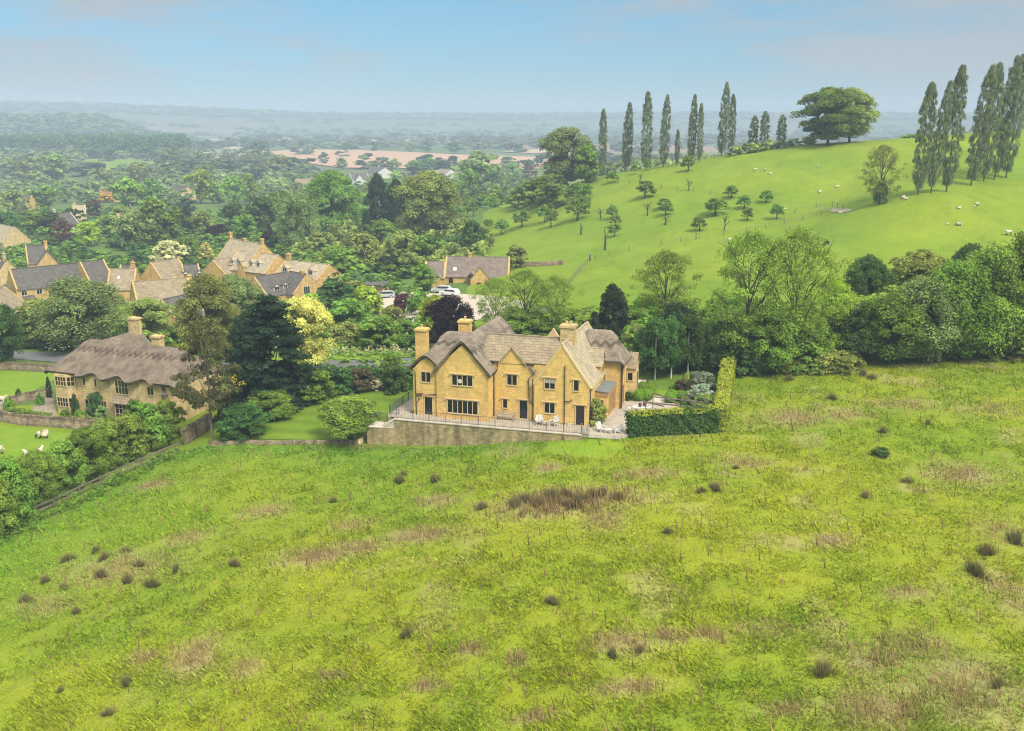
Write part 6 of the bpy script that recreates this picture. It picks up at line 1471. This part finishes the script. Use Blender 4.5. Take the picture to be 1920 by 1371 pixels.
# ------------------------------------------------------------------ sheep
MT['wool'] = plain_mat('cream_wool', (.62, .54, .40), .98, .05, .2, 8); MT['face'] = plain_mat('dark_sheep_face', (.035, .03, .028), .9, .1)
def sheep_mesh(pose, dark=False):
    me = bpy.data.meshes.new('sheep'); lie = pose == 'lie'; g = pose == 'graze'
    hz = .36 if lie else .66
    V = [(-.42,0,hz+.02),(-.15,0,hz+.04),(.15,0,hz+.03),(.4,0,hz),(.55,0,hz+(.0 if g else .18)),(.72,0,hz-.22 if g else hz+.36),(.84,0,.16 if g else hz+.30),(-.55,0,hz-.05)]
    Rr = [.25,.29,.29,.24,.15,.11,.07,.06]; E = [(0,1),(1,2),(2,3),(3,4),(4,5),(5,6),(0,7)]
    for x, j in ((-.36, 0), (.33, 3)):
        for s in (-1, 1):
            k = len(V)
            if lie: V += [(x, s*.16, .18), (x+.15, s*.26, .07)]; Rr += [.10, .05]; E += [(j, k), (k, k+1)]
            else: V += [(x, s*.14, .42), (x+.02, s*.13, .2), (x, s*.13, .02)]; Rr += [.10, .045, .04]; E += [(j, k), (k, k+1), (k+1, k+2)]
    k = len(V)
    for s in (-1, 1): V.append((V[5][0]-.02, s*.17, V[5][2]+.06)); Rr.append(.03); E.append((5, len(V)-1))
    me.from_pydata(V, E, []); me.update(); o = bpy.data.objects.new('tmp', me); col.objects.link(o); md = o.modifiers.new('s', 'SKIN')
    for i, r in enumerate(Rr): me.skin_vertices[0].data[i].radius = (r, r)
    me.skin_vertices[0].data[1].use_root = True
    sb = o.modifiers.new('d', 'SUBSURF'); sb.levels = 1
    dg = bpy.context.evaluated_depsgraph_get(); res = bpy.data.meshes.new_from_object(o.evaluated_get(dg)); bpy.data.objects.remove(o)
    res.materials.clear(); res.materials.append(MT['face'] if dark else MT['wool']); res.materials.append(MT['face'])
    for p in res.polygons:
        c = p.center; head = c.x > (.62 if g else .60) ; leg = c.z < (.30 if not lie else -.1); p.material_index = 1 if (head and not lie and g) or leg else 0; p.use_smooth = True
    res.name = 'sheep'; return res
SM = {'stand': sheep_mesh('stand'), 'graze': sheep_mesh('graze'), 'lie': sheep_mesh('lie'), 'dark': sheep_mesh('graze', True)}
for px, b, pose, rz, sz, lb in [(82,823,'graze',185,1.15,'cream sheep with a dark face grazing below the garden wall'),(-2,853,'stand',200,1.15,'sheep cut by the left edge of the paddock'),(54,856,'lie',160,1.0,'white lamb lying in the paddock, left of the two'),(74,851,'lie',80,1.0,'white lamb sitting up in the paddock, right of the two'),(2,753,'lie',0,1.2,'sheep resting behind the garden wall at the left edge'),
    (1367,452,'stand',10,1.2,'white sheep just above the left big ash tree'),(1362,453,'lie',90,.8,'small lamb beside the white sheep above the big ash'),(1550,460,'dark',180,1.5,'solitary dark brown sheep grazing on the lower pasture'),(1798,424,'graze',180,1.5,'white sheep with dark head near the right, below the near poplars'),(1776,421,'lie',0,.9,'tiny pale lamb left of the dark headed sheep'),
    (1891,442,'stand',180,2.0,'large white sheep above the thicket at the right edge'),(1797,392,'lie',10,1.3,'white sheep lying below the right hand poplars, left one'),(1832,386,'stand',200,1.3,'white sheep standing below the right hand poplars'),(1826,388,'lie',0,.8,'lamb beside the standing sheep below the poplars'),(1806,394,'lie',60,.7,'lamb in front of the lying sheep below the poplars'),
    (1416,319,'lie',0,1.3,'leftmost white sheep of three near the hill crest'),(1434,321,'stand',60,1.2,'middle white sheep of three near the hill crest'),(1444,327,'lie',0,1.3,'lowest white sheep of three near the hill crest'),(1506,316,'lie',90,1.2,'white sheep below the hilltop oaks, left one'),(1535,313,'lie',90,1.2,'white sheep below the hilltop oaks, right one'),
    (1536,362,'lie',30,1.5,'white sheep lying in the middle of the hill pasture'),(1569,352,'lie',0,1.4,'white sheep left of the hawthorn, higher one'),(1575,401,'lie',0,1.3,'white sheep beside the worn gateway'),(1692,372,'lie',20,1.5,'white sheep resting under the near poplars, upper one'),(1698,374,'lie',-20,1.3,'white sheep resting under the near poplars, lower one'),(1472,393,'lie',0,1.0,'pale sheep inside the orchard fence')]:
    P = hitnear(px, b, 420); o = link('sheep', SM[pose], None, None, tuple(P), R(rz)); o.scale = (sz * (1 if px < 100 else .62),) * 3; tag(o, lb, 'sheep', 'sheep grazing on the pastures')

# ------------------------------------------------------------------ cars in the gravel yard
MT['silver_paint'] = plain_mat('silver_car_paint', (.45, .48, .5), .3, .6, .03); MT['white_paint'] = plain_mat('white_car_paint', (.75, .76, .76), .3, .6, .03); MT['tyre'] = plain_mat('rubber', (.02, .02, .02), .8)
def car(px, b, rz, paint, label):
    P = hit(px, b); o = empty('parked_car', (P[0], P[1], P[2] + .1), R(rz), label, 'car', 'cars parked in the gravel yard'); m = MB()
    m.prism([(-2.2,.35),(2.2,.35),(2.25,.75),(2.1,.9),(1.2,1.0),(.55,1.48),(-1.6,1.52),(-2.15,1.0),(-2.25,.7)], -.86, .86); m.build('body', paint, o)
    g = MB(); g.prism([(1.05,1.02),(.5,1.42),(-1.55,1.45),(-2.0,1.04)], -.875, .875); g.build('side_windows', MT['glass'], o)
    g = MB(); g.slab([(1.22,-.7,1.02),(1.22,.7,1.02),(.6,.66,1.47),(.6,-.66,1.47)], .02); g.build('windscreen', MT['glass'], o)
    for x in (-1.35, 1.35):
        for s in (-1, 1): w_ = MB().tube((x, s*.7, .33), (x, s*.92, .33), .33, .33, 12).build('wheel', MT['tyre'], o); MB().tube((x, s*.88, .33), (x, s*.93, .33), .19, .19, 10).build('rim', MT['white'], w_)
    for s in (-1, 1): MB().box(2.12, 2.24, s*.62-.16, s*.62+.16, .68, .84).build('headlight', MT['white'], o); MB().box(-2.24, -2.14, s*.7-.08, s*.7+.08, .75, 1.0).build('taillight', MT['brick'], o)
car(722,559,185,MT['silver_paint'],'silver estate car parked beside the garage'); car(828,549,170,MT['silver_paint'],'pale car half hidden by bushes before the bungalow, left one'); car(843,555,150,MT['white_paint'],'white car before the bungalow porch, right one')

# ------------------------------------------------------------------ rough grass of the meadow
def grass_blades():
    """bent blades over the meadow, dense enough to give it a nap; colour follows the sward"""
    r = np.random.default_rng(77); n = 300000
    # more blades near the camera
    d = 44 + (128 - 44) * r.random(n) ** 1.25; az = r.uniform(-.53, .53, n); x = d * np.tan(az); y = d
    k = inpoly(x, y, FIELD); x = x[k]; y = y[k]
    lawnp = (y > 88) & (x > 0) & (x < 14) & (y < 97 - .0 * x) & (y > 93)
    lawnp = inpoly(x, y, MOWN); x = x[~lawnp]; y = y[~lawnp]; z = zf(x, y); c = fieldcol(x, y); n = len(x)
    tuft = fbm(x / 2.2, y / 2.2, 101, 3); big = sstep(.50, .68, tuft)
    h = (.08 + .14 * r.random(n)) * (.65 + 1.1 * big); w = (.035 + .045 * r.random(n)) * (.8 + y / 160)
    a = r.random(n) * 6.283; la = 2.6 + fbm(x / 9, y / 9, 111) * 3 + r.normal(0, .6, n); lean = h * r.uniform(.4, 1.3, n)
    ca, sa = np.cos(a) * w, np.sin(a) * w
    V = np.empty((n, 3, 3)); V[:, 0] = np.stack([x - ca, y - sa, z - .03], 1); V[:, 1] = np.stack([x + ca, y + sa, z - .03], 1); V[:, 2] = np.stack([x + np.cos(la) * lean, y + np.sin(la) * lean, z + h], 1)
    cc = c * r.uniform(.72, 1.65, (n, 1)) * 1.16; cc = np.repeat(cc, 3, 0)
    return npmesh('grass', V.reshape(-1, 3), np.arange(3 * n).reshape(n, 3), colr=np.clip(cc, 0, 1))
def grass_mat():
    m, t, o = newmat('grass_blades'); a = t.nodes.new('ShaderNodeAttribute'); a.attribute_name = 'colr'
    d = t.nodes.new('ShaderNodeBsdfDiffuse'); tr = t.nodes.new('ShaderNodeBsdfTranslucent'); mx = t.nodes.new('ShaderNodeMixShader'); mx.inputs[0].default_value = .35
    t.links.new(a.outputs['Color'], d.inputs[0]); t.links.new(a.outputs['Color'], tr.inputs[0]); t.links.new(d.outputs[0], mx.inputs[1]); t.links.new(tr.outputs[0], mx.inputs[2]); t.links.new(mx.outputs[0], o.inputs[0]); return m
MT['grass'] = grass_mat(); tag(link('grass', grass_blades(), MT['grass']), 'rough tussocky grass covering the whole meadow', 'grass', None, 'stuff')
def stalks():
    """dry standing stems in the straw coloured patches"""
    r = np.random.default_rng(5); X = []; Y = []; K = []
    for (P, wx, wy, w), (a, b, c, d, e) in zip(_SP, STRAW):
        dist = math.hypot(P[0], P[1]); sx = wx * dist / FPX; sy = wy * dist / FPX / max(.25, (CAMH - P[2]) / dist); n = int(sx * sy * 48 * w) + 60
        q = r.normal(0, .5, (n, 2)); X.append(P[0] + q[:, 0] * sx); Y.append(P[1] + q[:, 1] * sy); K.append(np.full(n, 1.0 if (a, b) in ((1060,945),(1530,970)) else 0.))
    n = 6000; d = r.uniform(46, 125, n); az = r.uniform(-.5, .5, n); X.append(d * np.tan(az)); Y.append(d); K.append((r.random(n) < .5) * 1.)
    X = np.concatenate(X); Y = np.concatenate(Y); K = np.concatenate(K); k = inpoly(X, Y, FIELD); X, Y, K = X[k], Y[k], K[k]; n = len(X); Z = zf(X, Y)
    h = r.uniform(.22, .7, n) * (1 + .7 * K); la = r.normal(2.6, .9, n); lean = h * np.abs(r.normal(.25, .35, n)); w = r.uniform(.02, .05, n) * (1 + .6 * K); a = r.random(n) * 6.28
    V = np.empty((n, 3, 3)); V[:, 0] = np.stack([X - np.cos(a) * w, Y - np.sin(a) * w, Z - .02], 1); V[:, 1] = np.stack([X + np.cos(a) * w, Y + np.sin(a) * w, Z - .02], 1); V[:, 2] = np.stack([X + np.cos(la) * lean, Y + np.sin(la) * lean, Z + h], 1)
    st = np.array([.52, .40, .18]); br = np.array([.24, .15, .07]); t = np.clip(r.random(n) * .8 + K * .4, 0, 1)[:, None]; c = (st * (1 - t) + br * t) * r.uniform(.7, 1.3, (n, 1))
    return npmesh('dry_stems', V.reshape(-1, 3), np.arange(3 * n).reshape(n, 3), colr=np.repeat(c, 3, 0))
tag(link('dry_stems', stalks(), MT['grass']), 'dry straw coloured stems and docks standing in the meadow', 'dry grass', None, 'stuff')
def tussock_mesh(seed, n=700):
    r = np.random.default_rng(seed); a = r.random(n) * 6.283; q = r.random(n) ** .6 * .32 * (1 + .5 * np.sin(a * 2 + seed) + .25 * np.sin(a * 5 + seed * 3)); x = np.cos(a) * q; y = np.sin(a) * q; ln = r.uniform(.12, 1.0, n); out = q / .32 * r.uniform(.1, .55, n); w = .022
    b = r.random(n) * 6.28; V = np.empty((n, 3, 3)); V[:, 0] = np.stack([x - np.cos(b) * w, y - np.sin(b) * w, 0 * x - .05], 1); V[:, 1] = np.stack([x + np.cos(b) * w, y + np.sin(b) * w, 0 * x - .05], 1)
    V[:, 2] = np.stack([x + np.cos(a) * out + r.normal(0, .05, n), y + np.sin(a) * out + r.normal(0, .05, n), ln * (1 - .3 * out)], 1)
    tip = np.array([.60, .42, .2]); gr = np.array([.09, .12, .04]); c = np.empty((n, 3, 3)); k = r.random((n, 1)) ** (1.6 if seed % 2 else .7); c[:, 0] = gr; c[:, 1] = gr; c[:, 2] = gr * 1.5 * (1 - k) + tip * k
    return npmesh('tussock', V.reshape(-1, 3), np.arange(3 * n).reshape(n, 3), colr=c.reshape(-1, 3))
TU = [tussock_mesh(s, 420 + 90 * s) for s in range(6)]
for k, (px, b, s, lb) in enumerate([(1542,1266,42,'largest, brown, in the lower right of the meadow'),(1829,1078,32,'large, at the right, lowest of a diagonal row of three'),(1850,1040,28,'middle of a diagonal row of three at the right'),(1903,1020,30,'topmost of a diagonal row of three at the right edge'),(1035,1132,22,'single and dark, in the centre of the meadow'),(763,1194,24,'single, dark green, below the centre left'),
    (1622,932,16,'small, alone right of the dry docks'),(1655,812,16,'small, upper right part of the meadow'),(1739,796,14,'small, right of the one in the upper right'),(1560,748,12,'tiny, near the straw patch by the hedge'),(1480,714,14,'tiny, below the bramble bank'),(1618,704,14,'left of a pair below the willow thicket'),(1634,710,14,'right of a pair below the willow thicket'),
    (1315,924,18,'left of a pair right of the brown rush bed'),(1341,918,18,'right of a pair right of the brown rush bed'),(1252,1001,18,'brown, between the pair and the centre'),(903,955,20,'brown, left of the rush bed'),(749,904,18,'left, below the terrace wall'),(757,891,14,'behind the one below the terrace wall'),(815,903,20,'dark green and wide, below the terrace wall'),
    (441,1062,20,'alone left of the long straw patch'),(285,1100,22,'front of a loose cluster at the left'),(240,1092,22,'left front of the loose cluster at the left'),(190,1082,20,'left end of the loose cluster'),(195,1050,22,'top left of the loose cluster'),(330,1072,20,'right end of the loose cluster'),(262,1062,18,'in the middle of the loose cluster'),(180,1036,16,'small, above the loose cluster'),(236,1036,14,'small, above the middle of the loose cluster'),(128,1052,18,'brown, left of the loose cluster'),(85,1092,20,'brown, near the left edge'),(50,1130,20,'near the left edge, below the brown one'),(143,1150,18,'left, below the loose cluster'),
    (238,1285,22,'lower left, brown and upright'),(203,1342,20,'lower left corner, dark'),(113,1300,16,'lower left, thin and dark'),(120,1105,16,'small, between the left ones'),(625,942,14,'small, above the long straw patch'),
    (965,950,26,'left end of the brown rush bed'),(985,942,24,'dark green, second in the brown rush bed'),(1008,948,22,'third in the brown rush bed'),(1035,936,26,'brown, middle of the rush bed'),(1060,930,22,'behind the middle of the rush bed'),(1085,944,28,'dark green, right of the middle of the rush bed'),(1068,950,22,'front of the rush bed'),(1110,932,22,'brown, near the right end of the rush bed'),(1130,928,20,'right end of the rush bed'),(1160,936,20,'beyond the right end of the rush bed'),
    (1200,1225,26,'brown, in the straw patch at the lower centre'),(1148,1232,26,'left part of the straw patch at the lower centre'),(1700,905,14,'small, dark green at the right'),(1870,1290,26,'brown, in the straw patch at the lower right'),(1380,880,12,'tiny, brown, right of the patio hedge'),(1760,680,12,'tiny, under the willow thicket'),(1900,682,12,'tiny, at the right edge below the thicket')]):
    P = hit(px, b); d = math.hypot(P[0], P[1]); h = s * d / FPX * 1.12; o = link('rush_tussock', TU[k % 6], MT['grass'], None, tuple(P), k * 1.7); o.scale = (h * (.85 + .3 * math.sin(k * 2.3)) * (1.35 if 'rush bed' in lb else 1), h * (.85 + .25 * math.sin(k * 3.7)), h * .95); tag(o, 'spiky rush tussock, ' + lb, 'rush tussock', 'rush tussocks of the meadow')
P = hit(1652,856); d = math.hypot(P[0], P[1]); plant('bush', 1652, 856, 17, 34, 'deep', 'low dark green thistle patch in the upper right of the meadow', name='thistle_patch', trunk=False)

# ------------------------------------------------------------------ the hazy air
def haze():
    x0, x1, y0, y1, z0, z1 = -6100, 6100, -120, 6100, -32, 132
    m, t, o = newmat('haze'); v = t.nodes.new('ShaderNodeVolumePrincipled'); v.inputs['Color'].default_value = (.68, .85, 1, 1); v.inputs['Density'].default_value = .00036; v.inputs['Anisotropy'].default_value = -.15
    t.links.new(v.outputs[0], o.inputs['Volume']); h = MB().box(x0, x1, y0, y1, z0, z1).build('haze', m); tag(h, 'pale blue haze filling the valley air', 'haze', None, 'stuff')
haze()
